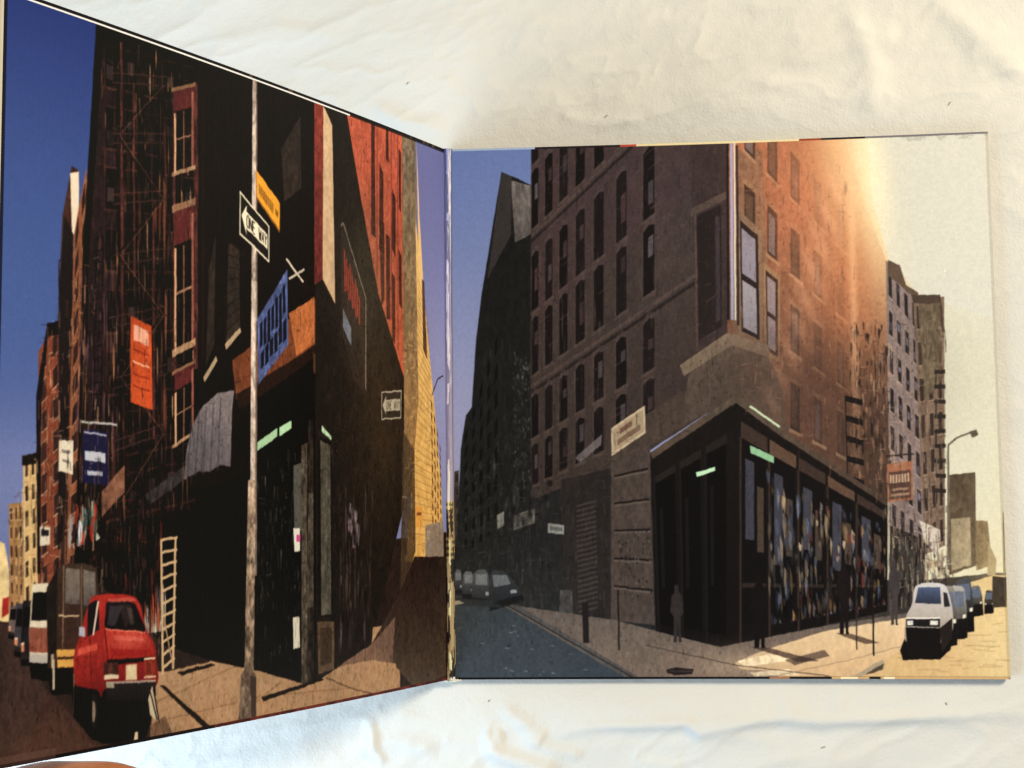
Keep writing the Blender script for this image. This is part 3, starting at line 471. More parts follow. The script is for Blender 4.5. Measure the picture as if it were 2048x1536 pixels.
# glow of the low sun over the flank
R.glow([(0.6489,0.5451)][0], .20, .12, (62, 44, 40), .62); R.glow([(0.7699,0.4139)][0], .06, .2, (52, 38, 34), .6)
R.glow([(0.6953,0.9005)][0], .10, .25, (200, 118, 78), .72, rot=.15)
R.glow([(0.7634,0.9078)][0], .055, .24, (240, 200, 142), .85, rot=.22)
R.glow([(0.7443,0.7294)][0], .05, .15, (190, 112, 70), .55)
for t in range(14):
    c = bil([[(0.7402,0.9465),(0.5347,0.3070)][0]]*2+[[(0.7402,0.9465),(0.5347,0.3070)][1]]*2, 0, t/13.); R.glow(c, .010+.006*t/13, .05, (240, 170, 126), .5*(1-t/15.), rot=.36)
    c = bil([[(0.7519,0.9747),(0.7457,0.3229)][0]]*2+[[(0.7519,0.9747),(0.7457,0.3229)][1]]*2, 0, t/13.); R.glow(c, .007, .05, (240, 178, 130), .5*(1-t/16.))
R.poly([(0.7848,1.0097),(1.0091,1.0055),(0.9994,0.6488),(0.9166,0.6785),(0.8642,0.7030),(0.8154,0.7650),(0.7895,0.8786)], (199, 196, 186), .92)
R.glow([(0.7890,0.9449)][0], .03, .16, (238, 224, 186), .75, rot=.1)
# row of houses down the sunny side
R.facade([(0.8100,0.7651),(0.8637,0.6891),(0.8601,0.2131),(0.8005,0.2678)], 4, 7, (126, 106, 104), (40, 32, 34), (176, 152, 140), glass=(120, 116, 140))
R.poly([(0.8136,0.7650),(0.8348,0.7551),(0.8442,0.7175),(0.8651,0.7030),(0.8679,0.6834),(0.8335,0.7178),(0.8127,0.7370)], (90, 70, 58))
R.facade([(0.8558,0.6930),(0.9109,0.6935),(0.8960,0.2398),(0.8604,0.2221)], 3, 7, (112, 88, 74), (54, 42, 38), (150, 124, 104))
R.poly([(0.8524,0.6986),(0.9040,0.6974),(0.9103,0.6286),(0.9050,0.6287),(0.8998,0.6789),(0.8555,0.6837)], (70, 54, 46))
R.poly([(0.8642,0.6798),(0.9034,0.6825),(0.9018,0.5402),(0.8704,0.5040)], (98, 84, 66), .8, tex=.4)
R.streaks([(0.7419,0.6547),(0.8099,0.6531),(0.8023,0.3222),(0.7316,0.3231)], 150, [(40, 28, 26), (150, 104, 76), (28, 22, 22), (190, 140, 100)], (.03, .1), (.02, .07), (.4, .8))
for k in range(5):
    q = [(0.7287,0.5158),(0.7596,0.5060),(0.7581,0.3227),(0.7274,0.3322)]; R.quad(q, 0, .2*k, 1, .2*k+.06, (22, 18, 18)); R.quad(q, 0, .2*k+.06, .06, .2*k+.2, (26, 20, 20))
q = [(0.8883,0.5589),(0.9078,0.5585),(0.9004,0.3121),(0.8811,0.3123)]
for k in range(9): R.quad(q, 0, .11*k, 1, .11*k+.03, (40, 32, 30)); R.quad(q, .1+.4*(k % 2), .11*k, .2+.4*(k % 2), .11*k+.11, (40, 32, 30))
R.poly([(0.9077,0.3664),(0.9534,0.3703),(0.9487,0.2034),(0.9010,0.1858)], (86, 70, 54), tex=.25); R.poly([(0.9082,0.2866),(0.9416,0.2899),(0.9400,0.2035),(0.9048,0.1948)], (150, 132, 104), tex=.2)
R.poly([(0.9501,0.2844),(0.9709,0.2824),(0.9765,0.2032),(0.9484,0.1945)], (120, 98, 70), tex=.2); R.poly([(0.9696,0.2482),(0.9838,0.2121),(0.9810,0.1853),(0.9671,0.1854)], (150, 128, 94))
R.line([(0.8996,0.1948),(0.9080,0.4210),(0.9225,0.4336),(0.9563,0.4458)], 3.2, (96, 84, 72)); R.poly([(0.9457,0.4442),(0.9581,0.4476),(0.9613,0.4385),(0.9506,0.4332)], (84, 74, 60)); R.poly([(0.9977,0.2983),(1.0012,0.2983),(0.9973,0.1584),(0.9938,0.1584)], (120, 100, 70))
# shaded lower storey towards the fold
R.poly([(0.0080,0.2103),(0.1545,0.3297),(0.3052,0.3882),(0.3743,0.4197),(0.3787,0.0891),(0.3048,0.1030),(0.1044,0.1404),(0.0077,0.1733)], (30, 29, 30), c2=(34, 34, 35), tex=.2)
R.poly([(0.2084,0.3662),(0.3052,0.3882),(0.3049,0.1075),(0.2141,0.1216)], (38, 33, 33), tex=.2)
for k in range(22): R.quad([(0.2372,0.3194),(0.2740,0.3283),(0.2743,0.1241),(0.2378,0.1151)], 0, k/22., 1, k/22.+.018, (78, 68, 66), .55)
R.poly([(0.3026,0.3975),(0.3746,0.4383),(0.3741,0.3179),(0.3770,0.0982),(0.2976,0.1075)], (70, 58, 54), tex=.2)
for k in range(5): R.quad([(0.3077,0.3742),(0.3700,0.3873),(0.3754,0.1072),(0.3033,0.1212)], 0, .2*k, 1, .2*k+.015, (28, 22, 22)); R.quad([(0.3077,0.3742),(0.3700,0.3873),(0.3754,0.1072),(0.3033,0.1212)], 0, .2*k+.015, 1, .2*k+.03, (104, 90, 82), .5)
R.streaks([(0.3096,0.2725),(0.3715,0.2765),(0.3725,0.1437),(0.3075,0.1532)], 80, [(30, 26, 26), (100, 88, 82)], (.03, .06), (.02, .06), (.4, .8))
R.poly([(0.3037,0.4618),(0.3668,0.5037),(0.3667,0.4515),(0.3037,0.4096)], (186, 164, 136)); R.quad([(0.3037,0.4618),(0.3668,0.5037),(0.3667,0.4515),(0.3037,0.4096)], .05, .1, .95, .9, (160, 138, 112)); R.quad([(0.3037,0.4618),(0.3668,0.5037),(0.3667,0.4515),(0.3037,0.4096)], .25, .22, .62, .42, (90, 50, 40), .7); R.quad([(0.3037,0.4618),(0.3668,0.5037),(0.3667,0.4515),(0.3037,0.4096)], .18, .56, .85, .76, (90, 60, 46), .6)
R.poly([(0.2367,0.4078),(0.2870,0.4508),(0.2848,0.4304),(0.2457,0.3983)], (110, 100, 104), .8); R.poly([(0.1853,0.2866),(0.2146,0.2826),(0.2144,0.2660),(0.1850,0.2681)], (130, 130, 128)); R.quad([(0.1853,0.2866),(0.2146,0.2826),(0.2144,0.2660),(0.1850,0.2681)], .1, .3, .9, .7, (70, 70, 70), .7)
R.poly([(0.1228,0.3021),(0.1617,0.3147),(0.1614,0.2869),(0.1225,0.2743)], (84, 80, 76), tex=.5); R.poly([(0.0913,0.3024),(0.1044,0.3097),(0.1041,0.2837),(0.0920,0.2764)], (150, 150, 148), .8); R.poly([(0.2056,0.1629),(0.2275,0.1628),(0.2286,0.1124),(0.2031,0.1171)], (62, 58, 58), tex=.4)
R.streaks([(0.1068,0.3675),(0.1902,0.3758),(0.1890,0.2921),(0.1058,0.2744)], 70, [(56, 56, 58), (18, 18, 20)], (.05, .3), (.02, .1), (.3, .7))
# dark ground floor: plain shop windows and doorways on both flanks
R.poly([(0.3742,0.4151),(0.5235,0.5102),(0.5344,0.5138),(0.6014,0.4515),(0.7976,0.3132),(0.7912,0.1218),(0.7248,0.1059),(0.4929,0.0580),(0.3786,0.0872)], (22, 17, 17), c2=(16, 12, 13), tex=.2)
ga = [(0.3738,0.3965),(0.5231,0.4963),(0.5125,0.0597),(0.3786,0.0872)]; gb = [(0.5358,0.4961),(0.7974,0.3087),(0.7911,0.1191),(0.5251,0.0615)]
for k in range(3): R.quad(ga, .06+.32*k, .14, .30+.32*k, .96, (10, 8, 9)); R.quad(ga, .05+.32*k, .10, .31+.32*k, .14, (34, 28, 27)); R.quad(ga, .10+.32*k, .3, .14+.32*k, .75, (34, 34, 38), .4); R.quad(ga, .03+.32*k, .1, .05+.32*k, 1, (26, 21, 21))
for k in range(5):
    x = .03+.195*k; R.quad(gb, x, .12, x+.16, .92, (14, 11, 13)); R.quad(gb, x-.01, .05, x+.17, .12, (104, 76, 60) if k % 2 else (66, 50, 44), .8)
    R.quad(gb, x+.02, .2, x+.08, .55+.1*(k % 2), (92, 92, 112), .55); R.quad(gb, x+.1, .3, x+.145, .6, (150, 120, 96), .4); R.quad(gb, x-.02, .12, x-.005, 1, (70, 52, 44), .6)
    R.quad(gb, x, .74, x+.16, .76, (70, 54, 46), .5)
R.streaks([(0.5817,0.3891),(0.7920,0.2769),(0.7872,0.1326),(0.5830,0.0974)], 330, [(120, 110, 110), (130, 60, 50), (90, 100, 130), (170, 130, 80), (50, 50, 56), (190, 160, 130), (14, 11, 12)], (.05, .22), (.008, .03), (.3, .85))
R.poly([(0.3742,0.4151),(0.5236,0.5149),(0.5346,0.5193),(0.6017,0.4625),(0.7979,0.3223),(0.7975,0.3114),(0.6013,0.4496),(0.5324,0.5054),(0.3776,0.4030)], (84, 70, 60), c2=(70, 54, 46), tex=.2); R.line([(0.5575,0.4985),(0.6105,0.4587)], 4, (190, 206, 170)); R.poly([(0.5557,0.4263),(0.5983,0.4054),(0.5980,0.3925),(0.5571,0.4115)], (130, 180, 136)); R.poly([(0.4570,0.3778),(0.4916,0.3866),(0.4914,0.3792),(0.4586,0.3695)], (180, 220, 180))
b2 = [(0.7992,0.3879),(0.8435,0.3928),(0.8428,0.3218),(0.7978,0.3187)]
R.line([(0.7979,0.4025),(0.8475,0.4055)], 3, (40, 30, 28)); R.poly(b2, (150, 92, 66)); R.quad(b2, .06, .22, .94, .94, (84, 56, 48)); 
for k in range(7): R.quad(b2, .1+.115*k, .3, .18+.115*k, .52, (196, 160, 130), .85)
R.quad(b2, .2, .66, .8, .72, (170, 130, 104), .8); R.quad(b2, .14, .8, .86, .86, (170, 130, 104), .8)
R.poly([(0.8521,0.2854),(0.8883,0.2670),(0.8831,0.2219),(0.8612,0.2446)], (196, 180, 166)); R.poly([(0.8008,0.2769),(0.8613,0.2492),(0.8588,0.1771),(0.7962,0.1415)], (30, 24, 24), .85, tex=.4)
R.streaks([(0.7967,0.2860),(0.8617,0.2582),(0.8575,0.1412),(0.7953,0.1146)], 60, [(70, 60, 60), (140, 120, 104), (20, 16, 18)], (.1, .4), (.03, .08), (.3, .8))
R.streaks([(0.8613,0.2492),(0.9048,0.2398),(0.9064,0.1678),(0.8584,0.1681)], 30, [(120, 90, 66), (60, 44, 40), (200, 160, 110)], (.1, .4), (.04, .12), (.4, .8))
detail(R, [(0.1655,0.9948),(0.5287,0.9919),(0.5174,0.5196),(0.1574,0.3389)], 1100, [(88, 72, 68), (44, 36, 38), (74, 60, 60), (30, 24, 26)], (.12, .4), .45)
detail(R, [(0.5469,0.9817),(0.7429,0.9750),(0.7935,0.3223),(0.5391,0.4821)], 520, [(200, 130, 92), (120, 76, 58), (90, 58, 48)], (.12, .4), .4)
detail(R, [(0.0139,0.3687),(0.1566,0.4980),(0.1526,0.1724),(0.0125,0.1917)], 520, [(44, 44, 47), (60, 60, 64), (12, 12, 13), (90, 90, 92)], (.12, .45))
detail(R, [(0.1067,0.3582),(0.3054,0.4021),(0.3005,0.1167),(0.1045,0.1450)], 420, [(60, 56, 55), (20, 18, 18), (84, 78, 74)], (.12, .45))
detail(R, [(0.7330,0.6549),(0.9112,0.6508),(0.8994,0.2128),(0.7993,0.2316)], 620, [(60, 46, 42), (150, 124, 106), (34, 26, 26), (180, 150, 124)], (.15, .55))
detail(R, [(0.8011,0.2859),(0.9058,0.2668),(0.9021,0.1679),(0.7962,0.1415)], 260, [(24, 18, 18), (130, 104, 84), (200, 176, 150), (70, 60, 70)], (.2, .7))
# ground
R.poly([(-0.0157,0.1457),(0.1044,0.1395),(0.3391,0.0012),(0.3390,-0.0069),(-0.0167,-0.0069)], (52, 58, 64), c2=(50, 57, 66), tex=.06)  # road ink made bluer to take in the gloss reflection there
R.poly([(0.0952,0.1396),(0.3049,0.1075),(0.3786,0.0872),(0.4929,0.0580),(0.6803,0.0953),(0.8235,0.1181),(0.8212,0.0519),(0.7125,-0.0068),(0.3390,-0.0069)], (92, 80, 74), c2=(112, 92, 80), tex=.12)
R.poly([(0.1044,0.1395),(0.1228,0.1394),(0.3571,-0.0033),(0.3318,-0.0033)], (72, 68, 68), .9, tex=.2); R.line([(0.1062,0.1377),(0.3436,-0.0015)], 2, (30, 28, 28))
R.poly([(0.5189,0.0300),(0.5729,0.0524),(0.6801,0.0863),(0.8232,0.1100),(0.8212,0.0519),(0.7213,-0.0033),(0.5625,-0.0033),(0.6249,0.0119),(0.5276,0.0183)], (214, 180, 138), c2=(206, 162, 116), tex=.08)
R.glow([(0.5277,0.0255)][0], .08, .03, (170, 140, 112), .5)
for q in ([(0.5235,0.0327),(0.5816,0.0452),(0.6345,0.0361),(0.5365,0.0219)], [(0.5452,0.0120),(0.6163,0.0182),(0.6336,0.0075),(0.5539,0.0057)]): R.poly(q, (236, 208, 166), .7, tex=.3)
for q in ([(0.6079,0.0344),(0.6791,0.0522),(0.6876,0.0414),(0.6253,0.0254)],): R.poly(q, (70, 52, 46), .7)
R.poly([(0.3952,0.0166),(0.4133,0.0220),(0.4454,0.0183),(0.4417,0.0093),(0.4112,0.0075),(0.3969,0.0112)], (34, 26, 26)); R.line([(0.4024,0.0148),(0.4418,0.0147)], 1.5, (70, 58, 54))
R.line([(0.3583,0.0619),(0.5188,0.0255),(0.6865,0.0057)], 1.6, (50, 40, 38), .8); R.line([(0.5983,0.0075),(0.7225,0.0342),(0.8197,0.0608)], 1.4, (140, 110, 84), .8)
R.poly([(0.7125,-0.0068),(0.8195,0.0555),(0.8230,0.1055),(0.8930,0.1590),(0.9767,0.1853),(1.0018,0.1851),(1.0078,-0.0068)], (206, 168, 116), c2=(204, 164, 110), axis='v', tex=.06)
R.glow([(0.9850,0.0694)][0], .06, .15, (226, 200, 142), .6)
R.poly([(0.7126,-0.0033),(0.7796,0.0359),(0.7836,0.0270),(0.7480,0.0092),(0.7354,-0.0033)], (160, 140, 112)); R.poly([(0.7462,0.0074),(0.7819,0.0288),(0.7798,0.0181),(0.7639,0.0110)], (76, 62, 50))
for _ in range(26):
    q = bil([(0.8104,0.0430),(0.9955,0.1138),(0.9958,0.0162),(0.7569,0.0119)], rnd.random(), rnd.random()); R.line([q, (q[0]+rnd.uniform(.01, .05), q[1]+rnd.uniform(-.004, .004))], 1.4, (150, 112, 72), .5)
# parked cars facing us on the sunny side
for q, c in (([(0.9609,0.1586),(0.9765,0.1585),(0.9749,0.1183),(0.9592,0.1157)], (80, 70, 60)), ([(0.9351,0.1659),(0.9560,0.1675),(0.9574,0.1139),(0.9330,0.1105)], (120, 112, 106)), ([(0.9095,0.1786),(0.9409,0.1802),(0.9407,0.0855),(0.9040,0.0802)], (70, 72, 76)), ([(0.8986,0.1679),(0.9299,0.1659),(0.9281,0.0739),(0.8897,0.0678)], (170, 164, 156)), ([(0.8811,0.1662),(0.9125,0.1660),(0.9103,0.0606),(0.8718,0.0554)], (140, 132, 124))):
    R.poly([bil(q, *t) for t in ((.15, .05), (.3, 0), (.75, 0), (.88, .05), (1, .42), (1, .95), (.85, 1), (.1, 1), (0, .9), (0, .42))], c, c2=(22, 18, 18)); R.quad(q, .15, .1, .85, .4, (88, 96, 120), .9); R.quad(q, 0, .62, 1, 1, (16, 13, 14), .95); R.quad(q, .05, .55, .2, .62, (220, 210, 190)); R.quad(q, .8, .55, .95, .62, (220, 210, 190))
R.poly([(0.8107,0.0519),(0.8250,0.0858),(0.8990,0.0856),(0.9040,0.0785),(0.8978,0.0518),(0.8798,0.0358),(0.8153,0.0341)], (16, 12, 13))
R.poly(sm([(0.8399,0.1628),(0.8516,0.1709),(0.8708,0.1725),(0.8899,0.1697),(0.8982,0.1571),(0.9034,0.1320),(0.9051,0.1088),(0.9025,0.0856),(0.8844,0.0652),(0.8548,0.0661),(0.8217,0.0680),(0.8210,0.0966),(0.8242,0.1145),(0.8345,0.1342)]), (196, 188, 190), c2=(150, 130, 112), tex=.04)
R.poly([(0.8461,0.1646),(0.8845,0.1644),(0.8851,0.1339),(0.8398,0.1359)], (74, 86, 120), c2=(40, 44, 60)); R.poly([(0.8894,0.1554),(0.8963,0.1536),(0.9007,0.1303),(0.8902,0.1285)], (40, 36, 42)); R.poly([(0.8231,0.1073),(0.8824,0.1071),(0.8819,0.0928),(0.8227,0.0948)], (26, 22, 26)); R.poly([(0.8217,0.0930),(0.8836,0.0910),(0.8799,0.0376),(0.8242,0.0377)], (18, 14, 15))
for q in ([(0.8247,0.1046),(0.8352,0.1046),(0.8349,0.0965),(0.8245,0.0966)], [(0.8649,0.1045),(0.8788,0.1044),(0.8785,0.0964),(0.8646,0.0964)]): R.poly(q, (206, 200, 190), tex=.3)
R.poly([(0.8818,0.0910),(0.9034,0.1088),(0.9021,0.0740),(0.8837,0.0473)], (34, 26, 24)); R.line([(0.8231,0.1091),(0.8825,0.1089)], 2, (230, 220, 206))
R.poly([(0.9757,0.1835),(0.9999,0.1816),(0.9978,0.1280),(0.9735,0.1281)], (62, 52, 42), tex=.2)
# cars in the shade near the fold
for q, c in (([(0.0107,0.2010),(0.0274,0.2027),(0.0270,0.1547),(0.0104,0.1548)], (90, 92, 96)), ([(0.0265,0.1991),(0.0496,0.1989),(0.0492,0.1453),(0.0261,0.1473)], (104, 106, 112)), ([(0.0441,0.2008),(0.0792,0.2024),(0.0804,0.1323),(0.0435,0.1380)], (84, 88, 94)), ([(0.0728,0.2006),(0.1143,0.1984),(0.1412,0.1449),(0.0766,0.1249)], (52, 54, 60))):
    R.poly([bil(q, *t) for t in ((.1, .1), (.3, 0), (.7, 0), (.85, .1), (1, .5), (1, .9), (0, .9), (0, .5))], c, c2=(30, 30, 34)); R.quad(q, .2, .12, .8, .42, (130, 134, 142), .7); R.quad(q, 0, .8, 1, 1, (16, 16, 18), .9); R.quad(q, .7, .6, .9, .7, (170, 172, 176), .8)
R.poly([(0.0076,0.1502),(0.0768,0.1452),(0.1043,0.1313),(0.0075,0.1363)], (40, 42, 45), .8); R.poly([(-0.0018,0.1437),(0.0196,0.1455),(0.0306,0.1399),(0.0010,0.1345)], (200, 176, 140), .8)
for k in range(24):
    a = bil([(0.0119,0.1179),(0.1500,0.1081),(0.2760,0.0076),(0.0111,0.0077)], rnd.random(), rnd.random()); R.line([a, (a[0]+rnd.uniform(.002, .008), a[1]-rnd.uniform(0, .002))], rnd.uniform(1, 2), (130, 134, 138), rnd.uniform(.3, .9))
# small passers-by in shadow along the walk
def figure(P, q, c):
    P.poly([bil(q, *t) for t in ((.38, 0), (.6, 0), (.66, .04), (.64, .1), (.8, .15), (.95, .2), (1, .5), (.88, .52), (.8, .55), (.78, .96), (.86, 1), (.6, 1), (.55, .68), (.46, 1), (.2, 1), (.25, .55), (.1, .5), (0, .48), (.08, .2), (.3, .14), (.36, .09), (.34, .03))], c, tex=.15)
figure(R, [(0.5497,0.1882),(0.5809,0.1879),(0.5792,0.0560),(0.5481,0.0561)], (18, 13, 14)); figure(R, [(0.7034,0.2143),(0.7299,0.2141),(0.7275,0.0808),(0.7011,0.0808)], (22, 16, 18)); figure(R, [(0.7951,0.2136),(0.8162,0.2116),(0.8122,0.0966),(0.7930,0.0967)], (62, 54, 56)); figure(R, [(0.4056,0.1709),(0.4290,0.1707),(0.4286,0.0672),(0.4052,0.0672)], (44, 38, 38))
for q in ([(0.5463,0.0579),(0.5819,0.0560),(0.6697,0.0325),(0.6343,0.0308)], [(0.6994,0.0826),(0.7293,0.0808),(0.7761,0.0645),(0.7498,0.0628)]): R.poly(q, (52, 38, 34), .7)
# bollard and railings by the kerb
R.poly([(0.2454,0.1388),(0.2564,0.1406),(0.2570,0.0667),(0.2461,0.0658)], (28, 23, 24))
R.line([(0.7667,0.2048),(0.7648,0.0413)], 3, (24, 18, 18)); R.line([(0.7387,0.2140),(0.7354,0.0521)], 2, (40, 30, 30)); R.line([(0.3113,0.1623),(0.3112,0.0529)], 3, (24, 20, 20))
# bluish gloss reflection, tinted into the ink at the lower fold corner
R.glow([(0.0297,0.0260)][0], .16, .16, (74, 80, 84), .28)
R.blur(1, .5)
# worn rims
edge = noise2(1, G, 1, 60, nrs, 3)[0]; uu = np.arange(G)/G
R.warp(.45, .7, 6); R.mottle(7, .28)
t = int(.9965*G)
c1 = np.where(uu[:, None] < .17, np.array([150, 170, 206])/255., np.where(uu[:, None] < .33, np.array([34, 26, 28])/255., np.where(uu[:, None] < .36, np.array([190, 70, 50])/255., np.where(uu[:, None] < .66, np.array([222, 200, 150])/255., np.where(uu[:, None] < .70, np.array([150, 60, 30])/255., np.where(uu[:, None] < .78, np.array([30, 26, 32])/255., np.array([110, 104, 112])/255.))))))
R.a[t:] = c1[None]
m = (uu > .82) & (edge > -.3)
sc = noise2(8, G, 4, 180, nrs, 2)
for k in range(8):
    mk = m & (edge > -.3+k*.09) & (sc[k] > -.2); R.a[t-1-k, mk] = R.a[t-1-k, mk]*.88
b = int(.0055*G)
c2_ = np.where(uu[:, None] < .58, np.array([18, 15, 18])/255., np.where(uu[:, None] < .615, np.array([150, 104, 70])/255., np.where(uu[:, None] < .69, np.array([22, 17, 16])/255., np.array([196, 152, 100])/255.)))
R.a[:b] = c2_[None]
for a0, a1, cc in ((.705, .735, (236, 206, 160)), (.755, .775, (24, 16, 20)), (.78, .8, (236, 210, 170))):
    R.a[:b, (uu > a0) & (uu < a1)] = np.array(cc)/255.
R.a[b, uu > .6] *= .75
R.a[:, int(.9955*G):] = R.a[:, int(.9955*G):]*.75+np.array([200, 180, 150])/255*.15
# fine print grain, dust
for P_ in (L, R):
    P_.a = P_.a.mean(-1, keepdims=True)*.14+P_.a*.86; P_.a = P_.a-(.075 if P_ is L else .012)*(1-P_.a)*np.clip(1.3-P_.a*2, 0, 1); P_.a *= (1+.03*nrs.randn(G, G)*.5+.02*noise2(G, G, 220, 220, nrs))[..., None]
    for _ in range(70):
        y, x = nrs.randint(4, G-4), nrs.randint(4, G-4); P_.a[y:y+nrs.randint(1, 3), x:x+nrs.randint(1, 3)] += .12*nrs.rand()

# ------------------------------------------------------------------ materials
def mat_nodes(name):
    m = bpy.data.materials.new(name); m.use_nodes = True
    nt = m.node_tree; return m, nt, nt.nodes['Principled BSDF']
def ink_mat(name, gain, rough=.40, coat=.04, spec=.10):
    m, nt, p = mat_nodes(name); N, K = nt.nodes, nt.links
    a = N.new('ShaderNodeAttribute'); a.attribute_name = 'ink'
    mx = N.new('ShaderNodeMix'); mx.data_type = 'RGBA'; mx.blend_type = 'MULTIPLY'; mx.inputs[0].default_value = 1
    mx.inputs[7].default_value = (*gain, 1); K.new(a.outputs['Color'], mx.inputs[6]); K.new(mx.outputs[2], p.inputs['Base Color'])
    p.inputs['Roughness'].default_value = rough; p.inputs['Specular IOR Level'].default_value = spec
    p.inputs['Coat Weight'].default_value = coat; p.inputs['Coat Roughness'].default_value = .3
    tc = N.new('ShaderNodeTexCoord')
    w1 = N.new('ShaderNodeTexWave'); w1.bands_direction = 'X'; w1.inputs['Scale'].default_value = 420; w1.inputs['Distortion'].default_value = 1.5
    w2 = N.new('ShaderNodeTexWave'); w2.bands_direction = 'Y'; w2.inputs['Scale'].default_value = 420; w2.inputs['Distortion'].default_value = 1.5
    ad = N.new('ShaderNodeMath'); ad.operation = 'ADD'
    n1 = N.new('ShaderNodeTexNoise'); n1.inputs['Scale'].default_value = 28; n1.inputs['Detail'].default_value = 4
    b1 = N.new('ShaderNodeBump'); b1.inputs['Strength'].default_value = .12; b1.inputs['Distance'].default_value = .0002
    b2 = N.new('ShaderNodeBump'); b2.inputs['Strength'].default_value = .18; b2.inputs['Distance'].default_value = .002
    for w in (w1, w2, n1): K.new(tc.outputs['Object'], w.inputs['Vector'])
    K.new(w1.outputs['Fac'], ad.inputs[0]); K.new(w2.outputs['Fac'], ad.inputs[1]); K.new(ad.outputs[0], b1.inputs['Height'])
    K.new(n1.outputs['Fac'], b2.inputs['Height']); K.new(b1.outputs['Normal'], b2.inputs['Normal']); K.new(b2.outputs['Normal'], p.inputs['Normal'])
    return m

GL, GR = (1.05,1.08,1.15), (1.1,1.15,1.22)
m_left = ink_mat('printed_card_left', GL)
m_right = ink_mat('printed_card_right', GR)

m_board, nt, p = mat_nodes('cardboard')
n = nt.nodes.new('ShaderNodeTexNoise'); n.inputs['Scale'].default_value = 300
cr = nt.nodes.new('ShaderNodeValToRGB'); cr.color_ramp.elements[0].color = (.05, .035, .03, 1); cr.color_ramp.elements[1].color = (.10, .08, .07, 1)
nt.links.new(n.outputs['Fac'], cr.inputs[0]); nt.links.new(cr.outputs[0], p.inputs['Base Color']); p.inputs['Roughness'].default_value = .6

m_edge, nt, p = mat_nodes('bare_card_edge')
n = nt.nodes.new('ShaderNodeTexNoise'); n.inputs['Scale'].default_value = 500; n.inputs['Detail'].default_value = 3
cr = nt.nodes.new('ShaderNodeValToRGB'); cr.color_ramp.elements[0].color = (.50, .45, .36, 1); cr.color_ramp.elements[1].color = (.72, .68, .58, 1)
nt.links.new(n.outputs['Fac'], cr.inputs[0]); nt.links.new(cr.outputs[0], p.inputs['Base Color']); p.inputs['Roughness'].default_value = .75

# ------------------------------------------------------------------ record sleeve
H = .315
AL = 1.09881; BOWL = .00363; WL = .3163; WR = .31908; BOWR = -.00289
def left_pt(u, v, off=0.):
    u = np.asarray(u, float); v = np.asarray(v, float)
    o = BOWL*4*u*(1-u)+off
    ca, sa = math.cos(AL), math.sin(AL)
    return np.stack([-ca*u*WL+sa*o, (v-.5)*H+0*u, sa*u*WL+ca*o], -1)
def right_pt(u, v, off=0.):
    u = np.asarray(u, float); v = np.asarray(v, float)
    return np.stack([u*WR, (v-.5)*H+0*u, BOWR*4*u*(1-u)+off+0*u], -1)

sleeve = obj('record_sleeve', None, label='open gatefold record sleeve printed with a city street picture, lying on the white sheet', cat='record sleeve')
def panel(name, fn, P, mat, flip, label):
    N = 60; t = .0028
    u = np.linspace(0.0, 1, N); v = np.linspace(0, 1, N)
    # slab: perimeter walls + back
    bm = bmesh.new()
    top = [[None]*N for _ in range(N)]; bot = [[None]*N for _ in range(N)]
    for j in range(N):
        for i in range(N):
            uu_, vv_ = u[i], v[j]
            top[j][i] = bm.verts.new(fn(uu_, vv_, -.00025)); bot[j][i] = bm.verts.new(fn(uu_, vv_, -t))
    for j in range(N-1):
        for i in range(N-1):
            bm.faces.new((top[j][i], top[j][i+1], top[j+1][i+1], top[j+1][i])); bm.faces.new((bot[j][i], bot[j+1][i], bot[j+1][i+1], bot[j][i+1]))
    for i in range(N-1):
        for A, B in ((0, 0), (N-1, N-1)):
            bm.faces.new((top[A][i], bot[A][i], bot[A][i+1], top[A][i+1])); bm.faces.new((top[i][A], top[i+1][A], bot[i+1][A], bot[i][A]))
    bmesh.ops.recalc_face_normals(bm, faces=bm.faces)
    me = bpy.data.meshes.new(name); bm.to_mesh(me); bm.free(); me.materials.append(m_board)
    for pl in me.polygons: pl.use_smooth = False
    board = obj(name, me, sleeve, label)
    uu_, vv_ = np.meshgrid(np.linspace(0, 1, G), np.linspace(0, 1, G))
    # corners very slightly rounded: pull the rim in near the outer corners
    r = .006
    cu = np.clip((uu_-(1-r))/r, 0, 1); cv = np.clip((np.abs(vv_-.5)*2-(1-2*r))/(2*r), 0, 1)
    k = np.maximum(1, np.hypot(cu, cv)); ue = np.where(uu_ > 1-r, 1-r+r*cu/k, uu_); ve = np.where(np.abs(vv_-.5)*2 > 1-2*r, .5+np.sign(vv_-.5)*(.5-r+r*cv/k), vv_)
    lip = -.0006*np.clip((np.maximum(uu_, np.abs(vv_-.5)*2)-.992)/.008, 0, 1)**2
    V = fn(ue, ve, 0)
    V[..., 2] += lip*0
    me = grid_mesh('printed_picture', V if not flip else V[:, ::-1], mat=mat, col=P.linear() if not flip else P.linear()[:, ::-1])
    obj('printed_picture', me, board)
    return board
bL = panel('left_panel', left_pt, L, m_left, True, 'left panel raised off the sheet, deep blue sky over dark buildings and a red car')
bR = panel('right_panel', right_pt, R, m_right, False, 'right panel lying flat, brown facades, orange glow and pale sky')

# bare card rim showing along the outer edge of the raised panel
v = np.linspace(0, 1, 160); nz = noise2(1, 160, 1, 40, nrs, 2)[0]
V = np.stack([left_pt(np.full(160, .998), v, -.0030), left_pt(1.0+.006+.0008*nz, v, -.0026), left_pt(1.0+.0065+.0008*nz, v, -.0014), left_pt(np.full(160, 1.0006), v, -.0004)], 0)
me = grid_mesh('card_rim', V, mat=m_edge); obj('card_rim', me, bL)

